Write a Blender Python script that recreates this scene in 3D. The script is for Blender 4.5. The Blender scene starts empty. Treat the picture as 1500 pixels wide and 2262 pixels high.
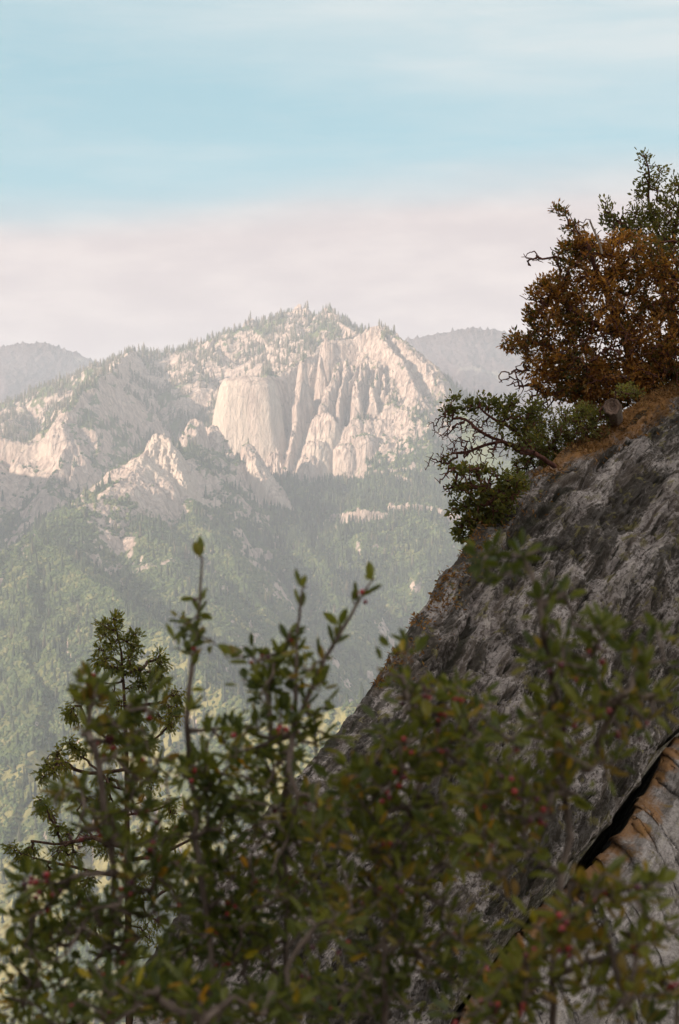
import bpy, math, random
import numpy as np
from mathutils import Vector

# ------------------------------------------------------------------ camera, sky, sun, exposure
sc = bpy.context.scene
COL = sc.collection
FPX = 70.0 / 36.0 * 2262.0            # focal length in photograph pixels

cam_d = bpy.data.cameras.new("camera")
cam_d.sensor_fit = 'VERTICAL'
cam_d.sensor_height = 36.0
cam_d.sensor_width = 24.0
cam_d.lens = 70.0
cam_d.clip_start = 0.1
cam_d.clip_end = 60000.0
cam_d.dof.use_dof = True
cam_d.dof.focus_distance = 17.0
cam_d.dof.aperture_fstop = 9.5
cam = bpy.data.objects.new("camera", cam_d)
cam.location = (0, 0, 0)
cam.rotation_euler = (math.radians(90), 0, 0)
COL.objects.link(cam)
sc.camera = cam

SUN_EL = math.radians(19.0)
SUN_BACK = math.radians(64.0)          # angle to the left of straight behind the camera
sv = Vector((-math.sin(SUN_BACK) * math.cos(SUN_EL), -math.cos(SUN_BACK) * math.cos(SUN_EL), math.sin(SUN_EL)))
sun_d = bpy.data.lights.new("sun", 'SUN')
sun_d.energy = 5.0
sun_d.angle = math.radians(0.5)
sun_d.color = (1.0, 0.81, 0.65)
sun = bpy.data.objects.new("sun", sun_d)
sun.rotation_euler = sv.to_track_quat('Z', 'Y').to_euler()
sun.location = (-30, -30, 60)
COL.objects.link(sun)

sc.view_settings.view_transform = 'Standard'
sc.view_settings.look = 'None'
sc.view_settings.gamma = 1.0
sc.view_settings.use_curve_mapping = False
sc.view_settings.exposure = 1.2
sc.render.engine = 'CYCLES'
sc.cycles.max_bounces = 5
sc.cycles.diffuse_bounces = 3
sc.cycles.transmission_bounces = 3
sc.cycles.transparent_max_bounces = 6
sc.cycles.volume_bounces = 0
sc.cycles.use_denoising = True
try:
    sc.cycles.denoiser = 'OPENIMAGEDENOISE'
except Exception:
    pass
sc.cycles.sample_clamp_indirect = 4.0

world = bpy.data.worlds.new("World")
sc.world = world
world.use_nodes = True
nt = world.node_tree
for n in list(nt.nodes):
    nt.nodes.remove(n)


class NG:
    """small helper to write node graphs"""
    def __init__(s, tree):
        s.t = tree

    def n(s, typ, **kw):
        nd = s.t.nodes.new(typ)
        for k, v in kw.items():
            if k.startswith('_'):
                setattr(nd, k[1:], v)
            else:
                key = int(k[1:]) if k[0] == 'i' and k[1:].isdigit() else k.replace('__', ' ')
                if isinstance(v, bpy.types.NodeSocket):
                    s.t.links.new(v, nd.inputs[key])
                else:
                    nd.inputs[key].default_value = v
        return nd

    def math(s, op, a, b=0.0, c=0.0, clamp=False):
        nd = s.t.nodes.new('ShaderNodeMath')
        nd.operation = op
        nd.use_clamp = clamp
        for i, v in enumerate((a, b, c)):
            if isinstance(v, bpy.types.NodeSocket):
                s.t.links.new(v, nd.inputs[i])
            else:
                nd.inputs[i].default_value = v
        return nd.outputs[0]

    def smooth(s, v, lo, hi, a=0.0, b=1.0):
        nd = s.t.nodes.new('ShaderNodeMapRange')
        nd.interpolation_type = 'SMOOTHSTEP'
        s.t.links.new(v, nd.inputs[0])
        nd.inputs[1].default_value = lo
        nd.inputs[2].default_value = hi
        nd.inputs[3].default_value = a
        nd.inputs[4].default_value = b
        return nd.outputs[0]

    def mix(s, fac, a, b, blend='MIX'):
        nd = s.t.nodes.new('ShaderNodeMix')
        nd.data_type = 'RGBA'
        nd.blend_type = blend
        for i, v in ((0, fac), (6, a), (7, b)):
            if isinstance(v, bpy.types.NodeSocket):
                s.t.links.new(v, nd.inputs[i])
            else:
                if i and len(v) == 3:
                    v = (*v, 1)
                nd.inputs[i].default_value = v
        return nd.outputs[2]

    def noise(s, vec, scale, detail=4, rough=0.55, dist=0.0):
        nd = s.t.nodes.new('ShaderNodeTexNoise')
        s.t.links.new(vec, nd.inputs['Vector'])
        nd.inputs['Scale'].default_value = scale
        nd.inputs['Detail'].default_value = detail
        nd.inputs['Roughness'].default_value = rough
        nd.inputs['Distortion'].default_value = dist
        return nd.outputs[0]

    def mapping(s, vec, scale=(1, 1, 1), rot=(0, 0, 0), loc=(0, 0, 0)):
        nd = s.t.nodes.new('ShaderNodeMapping')
        s.t.links.new(vec, nd.inputs[0])
        nd.inputs['Scale'].default_value = scale
        nd.inputs['Rotation'].default_value = rot
        nd.inputs['Location'].default_value = loc
        return nd.outputs[0]


g = NG(nt)
tc = g.n('ShaderNodeTexCoord')
sky = g.n('ShaderNodeTexSky', _sky_type='NISHITA')
sky.sun_disc = False
sky.sun_elevation = SUN_EL
sky.sun_rotation = math.atan2(sv.x, sv.y)
sky.altitude = 2000
sky.air_density = 1.0
sky.dust_density = 1.0
sky.ozone_density = 1.2
dirv = tc.outputs['Generated']
sep = g.n('ShaderNodeSeparateXYZ', i0=dirv)
el = sep.outputs[2]
# slow undulation of the cloud layers
cm = g.mapping(dirv, scale=(1.6, 1.6, 9.0))
n1 = g.noise(cm, 2.0, 3, 0.5)
cm2 = g.mapping(dirv, scale=(3.0, 3.0, 26.0), rot=(0.0, 0.14, 0.0))
n2 = g.noise(cm2, 2.2, 5, 0.55, 0.3)
wob = g.math('MULTIPLY_ADD', g.math('SUBTRACT', n1, 0.5), 0.050, el)
tilt = g.math('MULTIPLY_ADD', sep.outputs[0], -0.035, wob)   # the bank's top edge sinks to the right
bank = g.smooth(tilt, 0.178, 0.138)
veil_hi = g.smooth(g.math('MULTIPLY_ADD', sep.outputs[0], 0.12, wob), 0.185, 0.25)
streak = g.smooth(n2, 0.36, 0.70)
veil = g.math('MULTIPLY', veil_hi, g.math('MULTIPLY_ADD', streak, 0.40, 0.58))
thin = g.math('MULTIPLY', streak, 0.28)
veil = g.math('MAXIMUM', veil, thin)
n4 = g.noise(g.mapping(dirv, scale=(5, 5, 30), rot=(0, 0.2, 0)), 3.5, 8, 0.65, 0.6)
veil = g.math('MULTIPLY_ADD', g.math('SUBTRACT', n4, 0.5), 0.55, veil, clamp=True)
blue = g.mix(0.75, g.mix(1.0, sky.outputs[0], (0.085, 0.095, 0.080), 'MULTIPLY'), (0.128, 0.248, 0.285))
c1 = g.mix(veil, blue, (0.295, 0.335, 0.345))
n3 = g.noise(g.mapping(dirv, scale=(6, 6, 22)), 3.0, 6, 0.6)
bankc = g.mix(g.smooth(n3, 0.35, 0.75), (0.315, 0.262, 0.260), (0.385, 0.325, 0.310))
c2 = g.mix(g.math('MULTIPLY', bank, 0.93), c1, bankc)
# unseen sky overhead, with brightness added to lift the light on the foreground
over = g.smooth(el, 0.27, 0.55)
c2 = g.mix(g.math('MULTIPLY', over, g.math('MULTIPLY_ADD', streak, 0.3, 0.55)), c2, (0.52, 0.50, 0.48))
bg = g.n('ShaderNodeBackground', Color=c2, Strength=1.0)
wo = g.n('ShaderNodeOutputWorld', Surface=bg.outputs[0])

# ------------------------------------------------------------------ helpers
rs = np.random.RandomState


def PX(px, py, Y):
    """photograph pixel at distance Y -> point in the place"""
    return np.array(((px - 750.0) / FPX * Y, Y, (1131.0 - py) / FPX * Y), dtype=float)


def _h2(ix, iy, seed):
    h = (ix.astype(np.int64) * 374761393 + iy.astype(np.int64) * 668265263 + seed * 982451653) & 0xFFFFFFFF
    h = ((h ^ (h >> 13)) * 1274126177) & 0xFFFFFFFF
    h = (h ^ (h >> 16)) & 0xFFFFFFFF
    return h


def pn2(x, y, seed=0):
    ix = np.floor(x); iy = np.floor(y)
    fx = x - ix; fy = y - iy
    u = fx * fx * fx * (fx * (fx * 6 - 15) + 10)
    v = fy * fy * fy * (fy * (fy * 6 - 15) + 10)
    ix = ix.astype(np.int64); iy = iy.astype(np.int64)

    def gr(dx, dy):
        a = _h2(ix + dx, iy + dy, seed) * (2 * math.pi / 4294967296.0)
        return np.cos(a) * (fx - dx) + np.sin(a) * (fy - dy)
    a = gr(0, 0); b = gr(1, 0); c = gr(0, 1); d = gr(1, 1)
    return (a + (b - a) * u) * (1 - v) + (c + (d - c) * u) * v


def fbm(x, y, seed=0, octv=5, rough=0.5, ridged=False):
    s = 0.0; amp = 1.0; tot = 0.0; f = 1.0
    for o in range(octv):
        n = pn2(x * f + 17.3 * o, y * f - 9.1 * o, seed + o) * 1.5
        if ridged:
            n = 1 - 2 * np.abs(n)
        s = s + n * amp; tot += amp
        amp *= rough; f *= 2.03
    return s / tot


def link(name, me, parent=None, mat=None, loc=None):
    o = bpy.data.objects.new(name, me)
    if mat is not None and me is not None:
        me.materials.append(mat)
    COL.objects.link(o)
    if parent is not None:
        o.parent = parent
    if loc is not None:
        o.location = loc
    return o


def mesh(name, V, faces, attrs=None, smooth=False):
    """faces: list of int arrays, each (n,k)"""
    me = bpy.data.meshes.new(name)
    V = np.ascontiguousarray(V, dtype=np.float32)
    me.vertices.add(len(V))
    me.vertices.foreach_set('co', V.ravel())
    faces = [np.asarray(f, dtype=np.int32) for f in faces if len(f)]
    nl = sum(f.size for f in faces); npoly = sum(len(f) for f in faces)
    me.loops.add(nl); me.polygons.add(npoly)
    me.loops.foreach_set('vertex_index', np.concatenate([f.ravel() for f in faces]))
    starts = []; off = 0
    for f in faces:
        k = f.shape[1]
        starts.append(off + np.arange(len(f)) * k); off += f.size
    me.polygons.foreach_set('loop_start', np.concatenate(starts).astype(np.int32))
    me.polygons.foreach_set('use_smooth', np.full(npoly, smooth, dtype=bool))
    if attrs:
        for k, a in attrs.items():
            at = me.attributes.new(k, 'FLOAT', 'POINT')
            at.data.foreach_set('value', np.ascontiguousarray(a, dtype=np.float32).ravel())
    me.update(calc_edges=True)
    me.validate()
    return me


def tag(o, label=None, cat=None, group=None, kind=None):
    if label: o['label'] = label
    if cat: o['category'] = cat
    if group: o['group'] = group
    if kind: o['kind'] = kind
    return o


def thing(name, loc, label, cat, group=None):
    o = bpy.data.objects.new(name, None)
    o.empty_display_size = 0.2
    o.location = loc
    COL.objects.link(o)
    return tag(o, label, cat, group)


def gridfaces(nr, nc):
    i = np.arange(nr - 1)[:, None] * nc + np.arange(nc - 1)[None, :]
    i = i.ravel()
    return np.stack([i, i + 1, i + nc + 1, i + nc], 1)


def material(name):
    m = bpy.data.materials.new(name)
    m.use_nodes = True
    t = m.node_tree
    for n in list(t.nodes):
        t.nodes.remove(n)
    return m, NG(t)


def finish(m, g, col, rough=0.85, bump=None, bstr=0.5, bdist=0.1, spec=0.3):
    b = g.n('ShaderNodeBsdfPrincipled', Roughness=rough)
    b.inputs['Specular IOR Level'].default_value = spec
    if isinstance(col, bpy.types.NodeSocket):
        g.t.links.new(col, b.inputs['Base Color'])
    else:
        b.inputs['Base Color'].default_value = (*col, 1)
    if bump is not None:
        bp = g.n('ShaderNodeBump', Strength=bstr, Distance=bdist, Height=bump)
        g.t.links.new(bp.outputs[0], b.inputs['Normal'])
    g.n('ShaderNodeOutputMaterial', Surface=b.outputs[0])
    return m


# ------------------------------------------------------------------ materials
def mat_mountain():
    m, g = material('mountain_ground')
    tc = g.n('ShaderNodeTexCoord').outputs['Object']
    rock = g.n('ShaderNodeAttribute', _attribute_name='rock').outputs['Fac']
    veg = g.n('ShaderNodeAttribute', _attribute_name='grass').outputs['Fac']
    nA = g.noise(tc, 0.035, 6, 0.62)
    nB = g.noise(g.mapping(tc, scale=(1, 1, 0.22)), 0.09, 6, 0.65, 0.4)
    nC = g.noise(tc, 0.006, 4, 0.6)
    nD = g.noise(tc, 0.16, 4, 0.7)
    crack = g.n('ShaderNodeTexVoronoi', _feature='DISTANCE_TO_EDGE', Scale=0.03)
    g.t.links.new(g.mapping(tc, scale=(1, 1, 0.35)), crack.inputs['Vector'])
    r1 = g.mix(g.smooth(nB, 0.32, 0.68), (0.235, 0.178, 0.150), (0.49, 0.395, 0.335))
    r1 = g.mix(g.math('MULTIPLY', g.smooth(nA, 0.55, 0.75), 0.5), r1, (0.15, 0.14, 0.12))
    r1 = g.mix(g.smooth(crack.outputs['Distance'], 0.030, 0.0, 0.0, 0.75), r1, (0.11, 0.095, 0.08))
    r1 = g.mix(g.smooth(rock, 1.25, 1.5, 0, 0.6), r1, (0.50, 0.42, 0.345))
    v1 = g.mix(g.smooth(nC, 0.4, 0.62), (0.070, 0.095, 0.032), (0.105, 0.115, 0.045))
    v1 = g.mix(g.smooth(nA, 0.45, 0.75), v1, (0.055, 0.078, 0.030))
    v1 = g.mix(g.smooth(veg, 0.50, 0.95), v1, (0.25, 0.225, 0.09))
    v1 = g.mix(g.smooth(nD, 0.58, 0.78, 0, 0.7), v1, (0.24, 0.22, 0.16))
    mask = g.math('ADD', rock, g.math('MULTIPLY', g.math('SUBTRACT', nA, 0.5), 0.9))
    col = g.mix(g.smooth(mask, 0.42, 0.58), v1, r1)
    hb = g.math('ADD', g.math('MULTIPLY', nB, 6.0), g.math('MULTIPLY', nD, 2.0))
    return finish(m, g, col, 0.95, hb, 0.9, 1.6, 0.1)


def mat_far_hill():
    m, g = material('far_forest_hill')
    tc = g.n('ShaderNodeTexCoord').outputs['Object']
    nA = g.noise(g.mapping(tc, scale=(1, 1, 0.5)), 0.05, 6, 0.7)
    nC = g.noise(tc, 0.004, 4, 0.6)
    c = g.mix(g.smooth(nA, 0.4, 0.6), (0.070, 0.050, 0.056), (0.12, 0.090, 0.092))
    c = g.mix(g.smooth(nC, 0.60, 0.72, 0, 0.8), c, (0.24, 0.22, 0.18))
    return finish(m, g, c, 0.95, nA, 1.0, 20.0, 0.1)


def mat_leaf(name, stops, trans=0.35, rough=0.55, noise_scale=8.0):
    """leaf colour from a per-leaf attribute; stops = [(pos, rgb), ...]"""
    m, g = material(name)
    at = g.n('ShaderNodeAttribute', _attribute_name='tint').outputs['Fac']
    ramp = g.n('ShaderNodeValToRGB', i0=at)
    cr = ramp.color_ramp
    cr.interpolation = 'LINEAR'
    cr.elements[0].position = stops[0][0]; cr.elements[0].color = (*stops[0][1], 1)
    cr.elements[1].position = stops[-1][0]; cr.elements[1].color = (*stops[-1][1], 1)
    for p, c in stops[1:-1]:
        e = cr.elements.new(p); e.color = (*c, 1)
    tc = g.n('ShaderNodeTexCoord').outputs['Object']
    n = g.noise(tc, noise_scale, 3, 0.6)
    col = g.mix(g.smooth(n, 0.35, 0.7, 0.0, 0.45), ramp.outputs[0], g.mix(1.0, ramp.outputs[0], (0.55, 0.6, 0.55), 'MULTIPLY'))
    b = g.n('ShaderNodeBsdfPrincipled', Roughness=rough)
    b.inputs['Specular IOR Level'].default_value = 0.35
    g.t.links.new(col, b.inputs['Base Color'])
    tr = g.n('ShaderNodeBsdfTranslucent')
    g.t.links.new(g.mix(1.0, col, (1.25, 1.3, 0.6), 'MULTIPLY'), tr.inputs['Color'])
    ms = g.n('ShaderNodeMixShader', i0=trans)
    g.t.links.new(b.outputs[0], ms.inputs[1]); g.t.links.new(tr.outputs[0], ms.inputs[2])
    g.n('ShaderNodeOutputMaterial', Surface=ms.outputs[0])
    return m


def mat_bark(name, a, b, scale=30.0, stretch=(1, 1, 0.2)):
    m, g = material(name)
    tc = g.n('ShaderNodeTexCoord').outputs['Object']
    n = g.noise(g.mapping(tc, scale=stretch), scale, 5, 0.65)
    return finish(m, g, g.mix(g.smooth(n, 0.35, 0.65), a, b), 0.85, n, 0.6, 0.01, 0.2)


def mat_granite(name, pale=False):
    m, g = material(name)
    tc = g.n('ShaderNodeTexCoord').outputs['Object']
    uv = g.n('ShaderNodeAttribute', _attribute_name='run').outputs['Fac']    # distance down the slab
    vv = g.n('ShaderNodeAttribute', _attribute_name='across').outputs['Fac']
    st = g.n('ShaderNodeAttribute', _attribute_name='stain').outputs['Fac']
    cav = g.n('ShaderNodeAttribute', _attribute_name='hollow').outputs['Fac']
    cv = g.n('ShaderNodeCombineXYZ', i0=g.math('MULTIPLY', uv, 0.24), i1=vv, i2=0.0).outputs[0]
    nS = g.noise(cv, 2.6, 7, 0.68, 0.6)          # streaks along the slab
    nL = g.noise(cv, 9.0, 6, 0.7, 0.3)
    nF = g.noise(tc, 26.0, 5, 0.72)
    nM = g.noise(tc, 1.3, 5, 0.6)
    nY = g.noise(tc, 5.5, 5, 0.65)
    nG = g.noise(tc, 90.0, 3, 0.6)
    if pale:
        base = g.mix(g.smooth(nM, 0.35, 0.65), (0.27, 0.225, 0.20), (0.44, 0.375, 0.345))
    else:
        base = g.mix(g.smooth(nM, 0.36, 0.64), (0.20, 0.162, 0.145), (0.38, 0.32, 0.295))
    base = g.mix(g.smooth(nF, 0.49, 0.60, 0, 0.85 if not pale else 0.4), base, (0.070, 0.050, 0.038))
    base = g.mix(g.smooth(nF, 0.44, 0.30, 0, 0.75), base, (0.46, 0.39, 0.34))
    nP = g.noise(g.mapping(cv, scale=(1, 1, 1)), 5.5, 6, 0.72, 0.8)
    base = g.mix(g.smooth(nP, 0.50, 0.58, 0, 0.8 if not pale else 0.5), base, (0.085, 0.062, 0.046))
    base = g.mix(g.smooth(nP, 0.44, 0.36, 0, 0.6), base, (0.44, 0.37, 0.32))
    base = g.mix(g.smooth(nG, 0.60, 0.72, 0, 0.5), base, (0.06, 0.055, 0.05))
    # black lichen streaks and crusts
    k = 0.40 if pale else 1.0
    base = g.mix(g.smooth(g.math('ADD', nS, g.math('MULTIPLY', nF, 0.22)), 0.58, 0.67, 0, 0.80 * k), base, (0.026, 0.020, 0.014))
    base = g.mix(g.smooth(nL, 0.54, 0.62, 0, 0.8 * k), base, (0.042, 0.032, 0.022))
    # yellow-green lichen
    base = g.mix(g.smooth(g.math('ADD', nY, g.math('MULTIPLY', nL, 0.15)), 0.64, 0.72, 0, 0.6), base, (0.17, 0.14, 0.045))
    # iron stain / needle litter where the attribute says so
    base = g.mix(g.smooth(g.math('ADD', st, g.math('MULTIPLY', g.math('SUBTRACT', nY, 0.5), 0.9)), 0.42, 0.70, 0, 0.85), base, (0.27, 0.125, 0.04))
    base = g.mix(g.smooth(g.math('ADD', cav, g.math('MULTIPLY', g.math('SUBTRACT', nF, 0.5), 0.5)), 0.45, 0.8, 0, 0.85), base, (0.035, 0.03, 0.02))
    hb = g.math('ADD', g.math('MULTIPLY', nS, 1.0), g.math('ADD', g.math('MULTIPLY', nF, 0.35), g.math('MULTIPLY', nL, 0.4)))
    return finish(m, g, base, 0.9, hb, 1.0, 0.05, 0.2)


M_MTN = mat_mountain()
M_FAR = mat_far_hill()
M_GRAN = mat_granite('lichen_granite')
M_GRAN_PALE = mat_granite('pale_granite', True)
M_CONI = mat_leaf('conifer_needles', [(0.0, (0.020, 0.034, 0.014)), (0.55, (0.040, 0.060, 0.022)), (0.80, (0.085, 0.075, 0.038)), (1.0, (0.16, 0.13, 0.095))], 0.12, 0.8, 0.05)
M_BRUSH = mat_leaf('brush_leaves', [(0.0, (0.034, 0.060, 0.020)), (0.5, (0.062, 0.094, 0.028)), (0.8, (0.105, 0.125, 0.040)), (1.0, (0.18, 0.17, 0.07))], 0.12, 0.8, 0.05)
M_CEDAR = mat_leaf('cedar_sprays', [(0.0, (0.085, 0.090, 0.014)), (0.6, (0.23, 0.21, 0.028)), (1.0, (0.38, 0.26, 0.045))], 0.40, 0.6, 3.0)
M_BERRYLEAF = mat_leaf('shrub_leaves', [(0.0, (0.060, 0.072, 0.016)), (0.35, (0.125, 0.130, 0.024)), (0.62, (0.205, 0.195, 0.034)), (0.80, (0.230, 0.125, 0.030)), (0.93, (0.36, 0.28, 0.02)), (1.0, (0.46, 0.20, 0.02))], 0.35, 0.45, 12.0)
M_OAK = mat_leaf('russet_oak_leaves', [(0.0, (0.075, 0.075, 0.018)), (0.22, (0.20, 0.105, 0.024)), (0.45, (0.34, 0.125, 0.030)), (0.75, (0.42, 0.20, 0.045)), (1.0, (0.66, 0.28, 0.06))], 0.45, 0.5, 6.0)
M_OAKG = mat_leaf('green_oak_leaves', [(0.0, (0.095, 0.092, 0.024)), (0.6, (0.185, 0.165, 0.040)), (1.0, (0.32, 0.20, 0.045))], 0.42, 0.5, 6.0)
M_MANZ = mat_leaf('manzanita_leaves', [(0.0, (0.065, 0.066, 0.014)), (0.6, (0.145, 0.130, 0.024)), (1.0, (0.36, 0.21, 0.030))], 0.35, 0.5, 6.0)
M_LITTER = mat_leaf('dry_leaf_litter', [(0.0, (0.10, 0.045, 0.015)), (0.6, (0.22, 0.10, 0.028)), (1.0, (0.34, 0.18, 0.06))], 0.2, 0.8, 6.0)
M_BARK_RED = mat_bark('red_bark', (0.055, 0.020, 0.014), (0.13, 0.050, 0.034))
M_BARK_CEDAR = mat_bark('cedar_bark', (0.045, 0.024, 0.016), (0.13, 0.070, 0.045), 22.0)
M_BARK_GREY = mat_bark('grey_bark', (0.08, 0.055, 0.042), (0.20, 0.145, 0.115), 40.0)
M_DEAD = mat_bark('weathered_dead_wood', (0.16, 0.11, 0.085), (0.33, 0.25, 0.20), 40.0)
M_CUT = mat_bark('old_cut_wood', (0.07, 0.042, 0.032), (0.19, 0.12, 0.09), 25.0)
M_CONIBARK = mat_bark('conifer_bark', (0.06, 0.045, 0.035), (0.14, 0.10, 0.08), 1.0)


def mat_berry():
    m, g = material('red_berries')
    oi = g.n('ShaderNodeObjectInfo').outputs['Random']
    c = g.mix(g.smooth(oi, 0.3, 0.9), (0.30, 0.022, 0.020), (0.070, 0.010, 0.018))
    return finish(m, g, c, 0.3, spec=0.5)


M_BERRY = mat_berry()
#=====TERRAIN=====
# ------------------------------------------------------------------ the mountain
GENTLE = [(0, 0), (40, 18), (150, 85), (500, 330), (1200, 760), (3000, 2000)]
MID = [(0, 0), (20, 12), (100, 76), (400, 320), (3000, 2500)]
STEEP = [(0, 0), (8, 6), (40, 56), (100, 130), (400, 440), (3000, 2900)]
CLIFF = [(0, 0), (6, 4), (16, 36), (34, 110), (60, 170), (110, 225), (400, 460), (3000, 2800)]
CREST = [(0, 0), (10, 8), (28, 60), (60, 185), (110, 285), (180, 345), (400, 450), (3000, 2500)]
PILLAR = [(0, 0), (3, 10), (8, 42), (14, 88), (24, 152), (40, 205), (90, 260), (400, 530), (3000, 2500)]
DOME = [(0, 0), (8, 4), (20, 24), (33, 80), (45, 165), (56, 235), (90, 290), (400, 560), (3000, 2500)]
LEDGE = [(0, 0), (8, 4), (20, 60), (36, 110), (120, 170), (400, 400), (3000, 2600)]
SLAB = [(0, 0), (6, 6), (40, 62), (90, 120), (160, 200), (400, 430), (3000, 2700)]
APRON = [(0, 0), (60, 16), (200, 74), (700, 330), (3000, 1500)]

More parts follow.
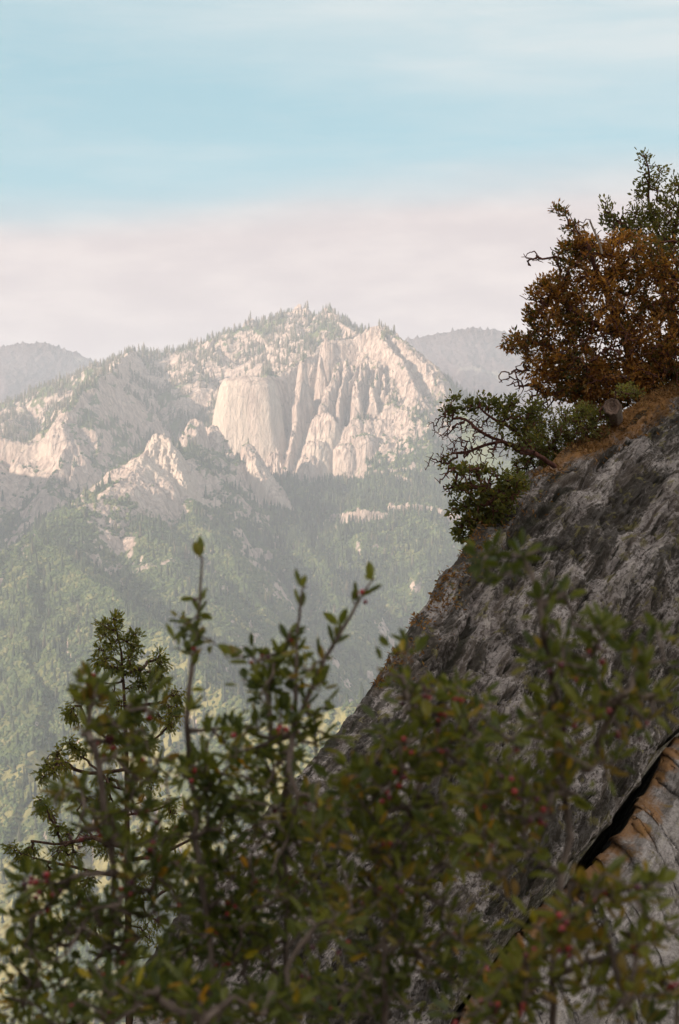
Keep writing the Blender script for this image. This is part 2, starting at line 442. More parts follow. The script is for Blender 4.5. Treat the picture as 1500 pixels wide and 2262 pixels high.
# (name, rockiness, radius, profile, points as (pixel x, pixel y, distance))
RIDGES = [
    # skyline of the back ridge
    (0.15, 0, GENTLE, [(-700, 1050, 6200), (-300, 960, 6200), (-100, 915, 6100), (0, 893, 6000), (60, 880, 6000), (130, 850, 6000), (200, 815, 6000), (260, 790, 6000), (300, 776, 6000), (350, 779, 6050), (400, 769, 6050), (450, 752, 6100), (500, 736, 6100), (550, 713, 6100), (610, 698, 6100), (650, 692, 6050), (690, 702, 6050), (722, 702, 6000), (750, 708, 5900)]),
    (0.5, 0, STEEP, [(750, 708, 5900), (790, 738, 5700), (840, 740, 5350)]),
    (0.9, 4, PILLAR, [(655, 684, 6050), (668, 680, 6050)]),
    (0.9, 6, STEEP, [(635, 700, 6020), (655, 690, 6040), (680, 690, 6040), (672, 720, 5960)]),
    (0.9, 4, PILLAR, [(718, 688, 5990), (728, 690, 5990)]),
    (0.9, 6, STEEP, [(706, 702, 5970), (722, 694, 5990), (742, 702, 5950), (725, 725, 5900)]),
    (0.8, 4, STEEP, [(546, 712, 6095), (552, 710, 6095)]),
    # spurs off it
    (0.45, 0, STEEP, [(300, 776, 6000), (280, 795, 5700), (252, 818, 5450), (215, 832, 5250), (180, 868, 5120), (145, 912, 5030), (140, 965, 4960), (125, 1040, 4860), (110, 1095, 4760)]),
    (0.75, 8, CLIFF, [(245, 825, 5450), (215, 836, 5250), (180, 871, 5120), (145, 914, 5030), (125, 965, 4970)]),
    (0.35, 0, MID, [(60, 880, 6000), (20, 935, 5600), (0, 965, 5300), (20, 1000, 5100), (0, 1045, 4950)]),
    (0.75, 8, LEDGE, [(-150, 960, 5100), (0, 975, 5060), (60, 985, 5050), (110, 1000, 5040)]),
    (0.35, 0, MID, [(400, 769, 6050), (425, 800, 5850), (425, 825, 5700)]),
    (0.5, 0, MID, [(550, 713, 6100), (570, 770, 5850), (590, 815, 5550)]),
    (0.4, 0, MID, [(480, 745, 6080), (480, 785, 5850)]),
    (0.8, 0, MID, [(640, 700, 6050), (660, 745, 5750), (680, 775, 5450)]),
    (0.8, 0, STEEP, [(840, 730, 5300), (850, 760, 5230), (885, 800, 5150), (920, 860, 5060), (960, 940, 4990)]),
    # crest of the castle rocks
    (0.85, 4, CREST, [(585, 836, 5110), (612, 836, 5160), (645, 813, 5210), (690, 786, 5250), (712, 765, 5270), (740, 757, 5290), (790, 745, 5310), (815, 735, 5310), (840, 728, 5300), (862, 740, 5280), (895, 762, 5250), (930, 788, 5220), (960, 812, 5180), (982, 848, 5120)]),
    (0.25, 0, STEEP, [(982, 848, 5120), (1000, 882, 5080), (1040, 935, 5000), (1100, 1000, 4900), (1200, 1090, 4700), (1400, 1200, 4500)]),
    (0.95, 2, PILLAR, [(712, 757, 5200), (718, 762, 5195)]),
    (0.95, 4, PILLAR, [(826, 732, 5285), (848, 729, 5290)]),
    (0.95, 2, PILLAR, [(872, 742, 5270), (878, 746, 5265)]),
    # the pale dome and its shoulder
    (1.25, 22, DOME, [(517, 837, 5045), (546, 833, 5040), (578, 836, 5035)]),
    (1.1, 10, SLAB, [(600, 985, 4990), (606, 1010, 4970)]),
    # leaning spire
    (1.1, 5, PILLAR, [(673, 812, 5060), (676, 818, 5060)]),
    (1.1, 6, PILLAR, [(672, 850, 5050), (662, 905, 5020)]),
    (1.0, 5, PILLAR, [(656, 950, 4995), (640, 1010, 4950), (628, 1050, 4930)]),
    # fluted buttresses
    (1.0, 8, PILLAR, [(742, 812, 5140), (738, 850, 5090)]),
    (1.0, 9, PILLAR, [(732, 862, 5070), (722, 905, 5035)]),
    (1.0, 17, DOME, [(718, 925, 5000), (702, 985, 4965), (688, 1015, 4945)]),
    (0.95, 2, PILLAR, [(708, 792, 5150), (706, 815, 5130)]),
    (0.95, 5, PILLAR, [(762, 806, 5140), (764, 850, 5090), (757, 900, 5045)]),
    (0.95, 3, PILLAR, [(779, 822, 5130), (781, 852, 5095)]),
    (0.95, 5, PILLAR, [(795, 798, 5150), (800, 840, 5100), (796, 890, 5050)]),
    (0.95, 2, PILLAR, [(812, 818, 5140), (813, 850, 5100)]),
    (0.95, 5, PILLAR, [(826, 806, 5150), (830, 866, 5080), (824, 905, 5050)]),
    (0.95, 3, PILLAR, [(843, 835, 5120), (846, 872, 5080)]),
    (0.9, 4, PILLAR, [(860, 826, 5140), (866, 880, 5075)]),
    (0.9, 4, PILLAR, [(880, 850, 5110), (884, 890, 5060)]),
    (0.85, 20, DOME, [(800, 935, 5000), (806, 970, 4975)]),
    (0.85, 14, DOME, [(775, 950, 4990), (765, 990, 4960)]),
    (0.85, 20, DOME, [(850, 935, 5010), (856, 985, 4975)]),
    (0.8, 12, DOME, [(900, 945, 5010), (902, 975, 4985)]),
    (0.8, 8, CLIFF, [(880, 990, 4960), (885, 1010, 4950)]),
    (0.8, 10, SLAB, [(905, 770, 5220), (940, 810, 5170), (965, 845, 5110)]),
    # crags below the dome
    (0.95, 12, CLIFF, [(432, 938, 4740), (425, 955, 4710), (410, 975, 4680)]),
    (0.85, 10, CLIFF, [(470, 950, 4800), (488, 985, 4750), (498, 1010, 4710)]),
    (1.0, 6, LEDGE, [(545, 990, 4720), (562, 1025, 4660), (585, 1070, 4610), (612, 1105, 4570)]),
    (1.0, 8, SLAB, [(560, 1010, 4690), (590, 1060, 4640), (600, 1100, 4600)]),
    # the near peak and the long spur falling left
    (0.5, 0, MID, [(470, 985, 4800), (430, 985, 4680), (400, 995, 4560), (355, 985, 4420), (300, 1022, 4280), (250, 1065, 4150), (215, 1100, 4060), (175, 1140, 3960), (140, 1163, 3880), (90, 1180, 3800), (50, 1205, 3740), (0, 1237, 3660), (-150, 1330, 3500), (-400, 1500, 3200)]),
    (1.1, 4, SLAB, [(345, 975, 4415), (362, 972, 4410), (378, 990, 4380), (392, 1040, 4300), (405, 1090, 4230)]),
    (1.1, 5, SLAB, [(352, 974, 4410), (335, 1010, 4350), (318, 1050, 4280), (300, 1090, 4220), (290, 1115, 4180)]),
    (1.0, 3, SLAB, [(365, 990, 4390), (362, 1040, 4300), (350, 1090, 4220)]),
    (0.7, 6, STEEP, [(300, 1020, 4285), (262, 1070, 4180), (235, 1110, 4090)]),
    # aprons of forest under the cliffs
    (0.15, 0, APRON, [(620, 1060, 4900), (700, 1070, 4900), (780, 1060, 4900), (860, 1045, 4920), (960, 1030, 4950), (1100, 1060, 4900)]),
    (0.15, 0, APRON, [(690, 1075, 4880), (720, 1130, 4600), (760, 1180, 4420)]),
    (0.12, 0, APRON, [(860, 1050, 4920), (880, 1100, 4650), (900, 1130, 4420)]),
    (0.8, 6, LEDGE, [(770, 1140, 4420), (800, 1128, 4400), (850, 1140, 4400)]),
    (0.8, 6, LEDGE, [(870, 1118, 4430), (940, 1122, 4430), (1010, 1140, 4400)]),
    (0.7, 4, CLIFF, [(905, 1160, 4380), (925, 1200, 4330)]),
    # spurs that fall toward the viewer and the valley
    (0.25, 0, MID, [(600, 1100, 4600), (640, 1160, 4400), (685, 1215, 4180), (725, 1280, 3980), (750, 1340, 3800), (780, 1420, 3600)]),
    (0.35, 0, MID, [(405, 1090, 4230), (440, 1150, 4080), (490, 1220, 3900), (540, 1290, 3720), (590, 1370, 3520), (640, 1450, 3300), (690, 1520, 3100)]),
    (0.45, 0, GENTLE, [(300, 1110, 4180), (330, 1180, 3950), (390, 1260, 3700), (450, 1340, 3450)]),
    (0.12, 0, MID, [(90, 1180, 3800), (160, 1240, 3580), (250, 1330, 3300), (330, 1390, 3100), (400, 1445, 2950), (470, 1500, 2800), (540, 1550, 2680), (600, 1600, 2600), (700, 1680, 2450)]),
    (0.1, 0, MID, [(50, 1205, 3740), (70, 1290, 3500), (60, 1400, 3250), (75, 1540, 2950), (50, 1700, 2680), (30, 1850, 2480), (10, 2050, 2280)]),
    (0.12, 0, MID, [(160, 1240, 3580), (170, 1340, 3350), (150, 1450, 3100), (165, 1580, 2850), (120, 1720, 2620), (110, 1900, 2400), (60, 2150, 2180)]),
    (0.12, 0, MID, [(250, 1330, 3300), (260, 1430, 3080), (235, 1540, 2850), (225, 1650, 2680), (190, 1780, 2500), (170, 1950, 2320), (150, 2200, 2120)]),
    (0.12, 0, MID, [(400, 1445, 2950), (390, 1560, 2740), (350, 1700, 2530), (330, 1850, 2360), (280, 2050, 2180)]),
    (0.25, 0, MID, [(440, 1650, 2500), (520, 1625, 2500), (600, 1598, 2500), (680, 1580, 2500), (740, 1562, 2500), (850, 1540, 2500), (1000, 1520, 2500)]),
    # ridge out of the picture on the left; it keeps the side canyon in shade
    (0.2, 0, MID, None),
]
LEFT_RIDGE = [(-2050, 5300, 560), (-1800, 4900, 440), (-1640, 4560, 410), (-1500, 4250, 450), (-1380, 3950, 360), (-1300, 3700, 140), (-1250, 3400, -20)]

a_dense = np.radians(np.arange(-10.9, 11.5, 0.036))
a_left = np.radians(np.arange(-25.0, -10.95, 0.16))
AZ = np.concatenate([a_left, a_dense])
yrow = [25.0]
while yrow[-1] < 7000:
    y = yrow[-1]
    if y < 1800: st = max(6, y * 0.035)
    elif y < 4080: st = 6.5
    elif y < 5320: st = 3.6
    elif y < 6150: st = 7.0
    else: st = 30.0
    yrow.append(y + st)
YR = np.array(yrow)
TX = (YR[:, None] * np.tan(AZ)[None, :])
TY = np.repeat(YR[:, None], len(AZ), 1)


def terrain(X, Y):
    far = np.clip((Y - 1800) / 800, 0, 1)
    wx = X + far * (fbm(X / 170, Y / 170, 11, 4) * 48 + fbm(X / 34, Y / 34, 12, 3) * 5)
    wy = Y + far * (fbm(X / 170, Y / 170, 21, 4) * 48 + fbm(X / 34, Y / 34, 22, 3) * 5)
    near = -3.0 - 0.47 * Y + fbm(X / 60, Y / 60, 31, 4) * np.clip(Y * 0.05, 0, 22)
    floor = -860 + fbm(X / 300, Y / 300, 5, 3) * 30
    Z = np.maximum(near, floor)
    R = np.full(X.shape, 0.1)
    D = np.full(X.shape, 400.0)
    for rock, rad, prof, pts in RIDGES:
        if pts is None:
            P = np.array(LEFT_RIDGE, dtype=float)
        else:
            P = np.array([PX(*p) for p in pts])
        pd = np.array([p[0] for p in prof], float); pz = np.array([p[1] for p in prof], float)
        # warp less near the sharp rock forms so they stay where they stand
        k = (0.75 if prof is PILLAR else 0.25) if rock > 0.7 else 1.0
        ax = X + (wx - X) * k; ay = Y + (wy - Y) * k
        span = 700 if rad > 0 else 2600
        m = (ax > P[:, 0].min() - span) & (ax < P[:, 0].max() + span) & (ay > P[:, 1].min() - span) & (ay < P[:, 1].max() + span)
        if not m.any():
            continue
        x = ax[m]; y = ay[m]
        best = np.full(x.shape, -9999.0); bd = np.full(x.shape, 9999.0)
        for a, b in zip(P[:-1], P[1:]):
            dx, dy = b[0] - a[0], b[1] - a[1]
            L2 = dx * dx + dy * dy + 1e-9
            t = np.clip(((x - a[0]) * dx + (y - a[1]) * dy) / L2, 0, 1)
            d = np.hypot(x - a[0] - t * dx, y - a[1] - t * dy)
            dd = np.maximum(d - rad, 0)
            h = a[2] + (b[2] - a[2]) * t - np.interp(dd, pd, pz)
            u = h > best
            best = np.where(u, h, best); bd = np.where(u, dd, bd)
        z = Z[m]
        up = best > z
        Z[m] = np.where(up, best, z)
        r = R[m]
        R[m] = np.where(up, rock - np.clip(bd - 60, 0, 150) / 150 * (rock - 0.12), r)
        dm = D[m]
        D[m] = np.where(up, bd, dm)
    # gullies, ribs and blocky rock
    amp = np.clip(D / 90, 0.12, 1) * far
    g1 = fbm(X / 210, Y / 260, 41, 5, 0.52, True)
    g2 = fbm(X / 60, Y / 70, 51, 5, 0.55, True)
    Z = Z + amp * (g1 - 0.25) * 34 + amp * g2 * 9
    rr = np.clip(R - 0.25, 0, 1) * far
    smooth_dome = R > 1.2
    b1 = fbm(X / 17, Y / 30, 61, 5, 0.6, True)
    b2 = fbm(X / 9, Y / 13, 71, 3, 0.65, True)
    Z = Z + np.where(smooth_dome, 0.035, 1.0) * rr * (b1 * 17 + b2 * 8)
    Z = Z + far * fbm(X / 14, Y / 14, 81, 3) * 2.0
    return Z, R


TZ, TR = terrain(TX, TY)
gy, gx = np.gradient(TZ)
sy = gy / np.gradient(TY, axis=0); sx = gx / np.gradient(TX, axis=1)
sl = np.hypot(sx, sy)
rockn = fbm(TX / 90, TY / 90, 91, 5, 0.6)
rockm = np.clip((sl - 0.85) / 0.8, 0, 1) * 0.65 + np.clip(TR, 0, 1.3) * 0.45 + rockn * 0.55 - 0.12
rockm = rockm + np.where(TR > 1.2, 0.4, 0.0)
rockm = rockm + 0.46 * np.clip((TY - 5150) / 200, 0, 1) * np.clip((5.0 - TX / 60) / 3, 0, 1) + (0.10 + 0.35 * fbm(TX / 28, TY / 40, 97, 4, 0.65)) * np.clip((TY - 3400) / 300, 0, 1) * np.clip((5100 - TY) / 200, 0, 1) + 0.10 * np.clip((TY - 3900) / 200, 0, 1) * np.clip((5000 - TY) / 200, 0, 1) * (TX < -150)
for px, py, Yd, rad_, am in [(352, 1040, 4330, 90, 0.9), (325, 1090, 4240, 90, 0.8), (385, 1080, 4260, 60, 0.35), (240, 1190, 4000, 60, 0.30),
                             (270, 1215, 3900, 50, 0.35), (360, 1260, 3750, 60, 0.35), (300, 1130, 4130, 60, 0.35), (590, 1060, 4620, 80, 0.4),
                             (110, 1185, 3760, 50, 0.35), (60, 1020, 4980, 120, 0.35), (20, 1060, 4930, 110, 0.35), (200, 930, 5300, 110, 0.0),
                             (290, 820, 5850, 130, 0.2), (440, 800, 5800, 130, 0.25), (560, 800, 5700, 120, 0.2), (440, 1030, 4600, 90, 0.2),
                             (940, 830, 5130, 70, 0.45), (150, 900, 5500, 120, 0.25), (700, 990, 4950, 60, 0.4), (870, 990, 4970, 90, 0.25),
                             (600, 1240, 3850, 60, 0.2), (740, 1000, 4970, 60, 0.3), (1060, 980, 4950, 130, -0.5), (1200, 1100, 4700, 160, -0.6), (700, 1100, 4800, 120, -0.2)]:
    c_ = PX(px, py, Yd)
    rockm = rockm + am * np.exp(-((TX - c_[0]) ** 2 + (TY - c_[1]) ** 2) / rad_ ** 2)
grass = 0.30 + fbm(TX / 160, TY / 160, 95, 4, 0.6) * 0.7 + np.clip((3300 - TY) / 1500, -0.3, 0.35)
for px, py, Yd, rad_, am in [(330, 1395, 3090, 50, 0.5), (380, 1430, 2990, 50, 0.6), (430, 1475, 2860, 55, 0.6), (480, 1505, 2780, 50, 0.5), (280, 1350, 3220, 50, 0.4),
                             (190, 1680, 2690, 60, 0.7), (60, 1660, 2720, 60, 0.3), (600, 1600, 2500, 90, 0.7), (700, 1578, 2500, 90, 0.7), (30, 1900, 2420, 90, 0.5), (40, 2100, 2260, 90, 0.6), (150, 1900, 2380, 60, 0.4), (130, 1480, 3050, 60, 0.3)]:
    c_ = PX(px, py, Yd)
    grass = grass + am * (0.22 + 1.1 * fbm(TX / 22, TY / 22, 98, 4, 0.6)) * np.exp(-((TX - c_[0]) ** 2 + (TY - c_[1]) ** 2) / rad_ ** 2)
nr, nc = TX.shape
tv = np.stack([TX, TY, TZ], 2).reshape(-1, 3)
mo = link('mountain', mesh('mountain', tv, [gridfaces(nr, nc)], {'rock': rockm, 'grass': grass}), None, M_MTN)
tag(mo, 'pale granite mountain with domes, spires and forested spurs across the valley', 'mountain', kind='structure')

# one big sheet below everything, out to the horizon
gs = 60000.0
gv = np.array([(-gs, -gs, -900), (gs, -gs, -900), (gs, gs, -900), (-gs, gs, -900)], float)
go = link('ground', mesh('ground', gv, [np.array([[0, 1, 2, 3]])], {'rock': np.zeros(4), 'grass': np.zeros(4)}), None, M_MTN)
tag(go, 'wooded valley floor far below the mountains', 'ground', kind='structure')


def far_hill(ridge, Yc, x0, x1, seed, label):
    P = np.array([PX(a, b, Yc) for a, b in ridge])
    xs = np.arange(x0, x1, 8.0); ys = np.arange(Yc - 1900, Yc + 700, 20.0)
    X, Y = np.meshgrid(xs, ys)
    top = np.interp(X + fbm(X / 400, Y / 400, seed, 3) * 120 * np.clip(np.abs(Y - Yc) / 500, 0, 1), P[:, 0], P[:, 2])
    d = np.abs(Y - Yc)
    Z = top - d * 0.42 - np.minimum(d, 300) * 0.1
    Z = Z + (fbm(X / 500, Y / 800, seed + 3, 5, 0.5, True) - 0.3) * 80 * np.clip(d / 500, 0.02, 1)
    Z = Z + fbm(X / 60, Y / 60, seed + 9, 4, 0.6) * 12 + np.clip(fbm(X / 13, Y / 22, seed + 19, 2, 0.6), 0, 1) * 34
    o = link('hill', mesh('hill', np.stack([X, Y, Z], 2).reshape(-1, 3), [gridfaces(*X.shape)], None, True), None, M_FAR)
    tag(o, label, 'hill', kind='structure')
    return X, Y, Z


far_hill([(-900, 900), (-400, 820), (-100, 775), (0, 766), (55, 757), (110, 761), (165, 779), (220, 802), (300, 850), (500, 960), (900, 1200)], 9200, -3200, 700, 200, 'hazy forested hill on the far left behind the mountain')
far_hill([(400, 1050), (700, 850), (800, 790), (880, 756), (950, 741), (1000, 731), (1060, 726), (1120, 736), (1200, 760), (1400, 850), (1800, 1000)], 8600, -800, 2600, 300, 'hazy forested hill on the far right behind the russet shrub')


# ------------------------------------------------------------------ forest on the mountain
def zat(x, y, extra=None):
    i = np.clip(np.searchsorted(YR, y) - 1, 0, len(YR) - 2)
    a = np.arctan2(x, y)
    j = np.clip(np.searchsorted(AZ, a) - 1, 0, len(AZ) - 2)
    fi = np.clip((y - YR[i]) / (YR[i + 1] - YR[i]), 0, 1)
    fj = np.clip((a - AZ[j]) / (AZ[j + 1] - AZ[j]), 0, 1)

    def bl(A):
        return (A[i, j] * (1 - fi) + A[i + 1, j] * fi) * (1 - fj) + (A[i, j + 1] * (1 - fi) + A[i + 1, j + 1] * fi) * fj
    if extra is not None:
        return bl(extra)
    return bl(TZ), bl(sl), bl(rockm)


# what the lens can see from near the camera: walk outward and keep the running horizon
horiz = np.maximum.accumulate((TZ / TY), axis=0)


def visible(x, y, z, h):
    i = np.clip(np.searchsorted(YR, y) - 2, 0, len(YR) - 2)
    a = np.arctan2(x, y)
    j = np.clip(np.searchsorted(AZ, a) - 1, 0, len(AZ) - 2)
    return (z + h * 1.6) / y > horiz[i, j]


def ring_tree(levels, sides, R):
    """closed crown: list of (z, r) rings with jitter"""
    V = []; F = []
    for z, r in levels:
        for k in range(sides):
            an = 2 * math.pi * (k + R.uniform(-.2, .2)) / sides
            rr = r * R.uniform(0.7, 1.25)
            V.append((rr * math.cos(an), rr * math.sin(an), z + R.uniform(-.02, .02)))
    V = np.array(V)
    n = len(levels)
    for l in range(n - 1):
        for k in range(sides):
            a = l * sides + k; b = l * sides + (k + 1) % sides
            F.append((a, b, b + sides)); F.append((a, b + sides, a + sides))
    return V, np.array(F)


def instance_mesh(name, templates, pos, H, Wd, tint, mat, seed):
    R = rs(seed)
    VV = []; FF = []; TT = []; off = 0
    which = R.randint(0, len(templates), len(pos))
    for ti, (V, F) in enumerate(templates):
        s = which == ti
        n = s.sum()
        if not n: continue
        an = R.uniform(0, 6.283, n)
        c, si = np.cos(an), np.sin(an)
        w = Wd[s][:, None]; h = H[s][:, None]
        x = (V[:, 0][None] * c[:, None] - V[:, 1][None] * si[:, None]) * w
        y = (V[:, 0][None] * si[:, None] + V[:, 1][None] * c[:, None]) * w
        z = V[:, 2][None] * h
        P = np.stack([x, y, z], 2) + pos[s][:, None, :]
        VV.append(P.reshape(-1, 3))
        FF.append((F[None] + (np.arange(n) * len(V))[:, None, None] + off).reshape(-1, 3))
        TT.append(np.repeat(tint[s], len(V)) + R.uniform(-.08, .08, n * len(V)))
        off += n * len(V)
    return link(name, mesh(name, np.concatenate(VV), [np.concatenate(FF)], {'tint': np.clip(np.concatenate(TT), 0, 1)}), None, mat)


RR = rs(5)
coni_t = [ring_tree([(0.0, 0.05), (0.12, 1.0), (0.38, 0.55), (0.40, 0.78), (0.66, 0.35), (0.68, 0.5), (1.0, 0.02)], 6, RR) for _ in range(5)]
brush_t = [ring_tree([(-0.15, 0.6), (0.25, 1.05), (0.6, 0.95), (0.85, 0.55), (1.0, 0.1)], 6, RR) for _ in range(6)]


def scatter(n, y0, y1, seed, dens_fn, hmin, hmax):
    R = rs(seed)
    a = R.uniform(math.radians(-10.6), math.radians(10.9), n)
    y = np.sqrt(R.uniform(y0 ** 2, y1 ** 2, n))
    x = y * np.tan(a)
    z, s, rk = zat(x, y)
    h = R.uniform(hmin, hmax, n) * R.uniform(0.6, 1.15, n)
    p = dens_fn(x, y, z, s, rk)
    k = (R.rand(n) < p) & visible(x, y, z, h)
    return np.stack([x, y, z], 1)[k], h[k], s[k]


def d_con(x, y, z, s, rk):
    n = fbm(x / 120, y / 120, 401, 4, 0.6)
    rk = rk - 0.42 * np.clip((y - 5150) / 200, 0, 1)
    return np.clip(0.75 + n * 1.7 - np.clip(rk - 0.22, 0, 1) * 2.6, 0, 1) * np.clip((y - 3700) / 900, 0.18, 1) * (1 - 0.45 * np.clip((y - 5150) / 200, 0, 1)) * (s < 1.5)


pos, h, s = scatter(90000, 2000, 6400, 71, d_con, 14, 30)
pos[:, 2] -= 1.5
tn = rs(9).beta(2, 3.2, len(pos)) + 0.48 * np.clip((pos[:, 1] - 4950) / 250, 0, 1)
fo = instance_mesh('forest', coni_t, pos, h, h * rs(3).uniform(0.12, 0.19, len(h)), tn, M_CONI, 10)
tag(fo, 'conifer forest covering the mountain slopes', 'forest', kind='stuff')
print('conifers', len(pos))


def d_br(x, y, z, s, rk):
    n = fbm(x / 70, y / 70, 501, 5, 0.62)
    gr = zat(x, y, grass)
    return np.clip(0.85 + n * 1.6 - np.clip(rk - 0.30, 0, 1) * 2.0 - np.clip(gr - 0.55, 0, 1) * 2.5, 0, 1) * (s < 1.8)


pos, h, s = scatter(260000, 1700, 5000, 72, d_br, 2.2, 6.5)
pos[:, 2] -= 0.8
tn = rs(19).beta(2, 2.4, len(pos)) + fbm(pos[:, 0] / 80, pos[:, 1] / 80, 505, 4, 0.6) * 0.9
br = instance_mesh('brush', brush_t, pos, h, h * rs(4).uniform(0.45, 0.75, len(h)), tn, M_BRUSH, 11)
tag(br, 'low oak brush covering the nearer spurs', 'brush', kind='stuff')
print('brush', len(pos))
# single conifers that stand out along the skyline
proto_v, proto_f = ring_tree([(0.10, 0.10), (0.16, 1.0), (0.34, 0.5), (0.36, 0.8), (0.56, 0.36), (0.58, 0.58), (0.78, 0.2), (0.80, 0.34), (1.0, 0.02)], 7, rs(33))
crown_me = mesh('crown', proto_v * np.array([3.6, 3.6, 22.0]), [proto_f], {'tint': np.full(len(proto_v), 0.45)})
crown_me.materials.append(M_CONI)
tv_, tf_ = ring_tree([(0.0, 0.5), (1.0, 0.35)], 5, rs(34))
trunk_me = mesh('trunk', tv_ * np.array([1, 1, 4.0]), [tf_])
trunk_me.materials.append(M_CONIBARK)
sky_line = [(70, 880, 6000), (130, 850, 6000), (200, 815, 6000), (260, 790, 6000), (350, 779, 6050), (400, 769, 6050), (450, 752, 6100), (500, 736, 6100), (550, 713, 6100), (610, 698, 6100), (640, 694, 6060)]
sky_r = [(750, 708, 5900), (775, 725, 5780), (800, 738, 5600)]
Rk = rs(77)
root0 = None
for k in range(84):
    ln = sky_line if k < 74 else sky_r
    L = np.array([PX(*p) for p in ln])
    u = Rk.uniform(0, len(L) - 1.001); i = int(u); p = L[i] + (L[i + 1] - L[i]) * (u - i)
    p[1] += Rk.uniform(-40, 15); p[0] += Rk.uniform(-8, 8)
    z0 = zat(np.array([p[0]]), np.array([p[1]]))[0][0]
    sc_ = Rk.uniform(0.35, 0.95)
    lab = 'slender conifer standing on the skyline of the back ridge'
    if root0 is None:
        root0 = thing('conifer', (p[0], p[1], z0 - 1.0), lab, 'tree', 'conifers along the skyline ridge')
        ct0 = link('crown', crown_me, root0); tt0 = link('trunk', trunk_me, root0)
        r = root0
    else:
        r = root0.copy(); COL.objects.link(r)
        for ch in (ct0, tt0):
            c = ch.copy(); COL.objects.link(c); c.parent = r
        r.location = (p[0], p[1], z0 - 1.0)
    r.rotation_euler = (0, 0, Rk.uniform(0, 6.28)); r.scale = (sc_ * Rk.uniform(.75, 1.1),) * 2 + (sc_,)
#=====NEAR=====
# ------------------------------------------------------------------ the granite flank close by
def plane_of(A, B, C):
    n = np.cross(B - A, C - A)
    n = n / np.linalg.norm(n)
    if n[2] < 0: n = -n
    return n, n @ A


PN, PD = plane_of(PX(1000, 1220, 18), PX(1500, 850, 22.5), PX(1500, 2262, 14.6))


def on_plane(px, py, off=0.0):
    d = np.stack([(px - 750) / FPX, np.ones_like(px), (1131 - py) / FPX], -1)
    Y = (PD + off) / (d @ PN)
    return d * Y[..., None]


def resample(P, n, power=1.0):
    P = np.array(P, float)
    L = np.concatenate([[0], np.cumsum(np.hypot(*np.diff(P, axis=0).T))])
    u = np.linspace(0, L[-1], n)
    out = np.stack([np.interp(u, L, P[:, k]) for k in range(P.shape[1])], 1)
    k = max(3, n // 40) | 1
    pad = np.concatenate([np.repeat(out[:1], k // 2, 0), out, np.repeat(out[-1:], k // 2, 0)])
    return np.stack([np.convolve(pad[:, j], np.ones(k) / k, 'valid') for j in range(out.shape[1])], 1)


RIDGE_PX = [(120, 2750), (250, 2400), (330, 2120), (440, 1945), (600, 1770), (715, 1655), (785, 1565), (845, 1485), (905, 1390), (955, 1305), (1010, 1215), (1060, 1140), (1130, 1085), (1220, 1020), (1290, 965), (1350, 925), (1420, 885), (1500, 835), (1700, 715), (1900, 600)]
CRACK_PX = [(800, 2900), (900, 2560), (960, 2350), (1010, 2210), (1080, 2080), (1170, 1975), (1240, 1905), (1300, 1850), (1365, 1785), (1400, 1730), (1440, 1660), (1500, 1595), (1620, 1500), (1750, 1400), (1950, 1250), (2150, 1120)]
NS, NT_, NB, NU = 900, 420, 60, 24
rg = resample(RIDGE_PX, NS); ck = resample(CRACK_PX, NS)
_t = np.gradient(rg, axis=0); _t /= np.linalg.norm(_t, axis=1)[:, None]
_i = np.arange(NS, dtype=float)
rough_edge = fbm(_i / 75, _i * 0, 591, 3) * 22 + fbm(_i / 16, _i * 0 + 3, 592, 4, 0.6) * 12
rg = rg + np.stack([-_t[:, 1], _t[:, 0]], 1) * rough_edge[:, None]
ck = ck + (fbm(_i / 40, _i * 0 + 5, 593, 4, 0.6) * 26)[:, None] * np.array([[0.6, 0.8]])
tt = np.linspace(0, 1, NT_) ** 1.0
px = rg[:, None, 0] + (ck[:, None, 0] - rg[:, None, 0]) * tt[None]
py = rg[:, None, 1] + (ck[:, None, 1] - rg[:, None, 1]) * tt[None]
S = on_plane(px, py)
edge = S[:, 0]                        # silhouette edge
foot = S[:, -1]                       # lip over the crack
runl = np.concatenate([[0], np.cumsum(np.linalg.norm(np.diff(edge, axis=0), axis=1))])
acr = np.linalg.norm(S - S[:, :1], axis=2)
run = np.repeat(runl[:, None], NT_, 1)
# convex shoulder and belly
bel = np.sin(np.clip(tt, 0, 1) * math.pi) ** 0.8
bulge = bel[None] * 0.28 + fbm(run / 3.2, acr / 2.0, 601, 4) * 0.30 * (0.25 + np.clip(acr / 1.5, 0, 1))
flute = fbm(run / 1.9 + acr * 0.15, acr / 0.34, 611, 5, 0.55, True)
fine = fbm(run / 0.42, acr / 0.14, 621, 5, 0.62)
pits = -0.055 * np.clip(fbm(run / 0.45 + 9, acr / 0.12, 627, 4, 0.6) * 6 - 1.2, 0, 1)
pitm = np.clip(fbm(run / 0.45 + 9, acr / 0.12, 627, 4, 0.6) * 6 - 1.2, 0, 1)
fine2 = fbm(run / 0.10, acr / 0.06, 631, 3, 0.6)
flake = np.tanh(fbm(run / 1.7, acr / 0.55, 633, 4, 0.55) * 14)
flake2 = np.tanh(fbm(run / 0.5 + 40, acr / 0.2, 634, 3, 0.55) * 12)
groove = np.exp(-((acr - 0.42 - 0.12 * fbm(run / 2.0, run * 0, 641, 3)) / 0.06) ** 2)
groove2 = np.exp(-((acr - 1.2 - 0.5 * fbm(run / 2.5, run * 0 + 5, 642, 3)) / 0.09) ** 2) * np.clip(fbm(run / 3, run * 0 + 9, 643, 2) * 3 + 0.4, 0, 1)
damp = np.clip(acr / 0.35, 0.25, 1)
disp = bulge + damp * (flute * 0.065 + fine * 0.085 + fine2 * 0.035 + flake * 0.045 + flake2 * 0.03 + pits) - groove * (0.09 + 0.10 * fbm(run / 0.8, run * 0 + 3, 645, 3)) - groove2 * 0.08
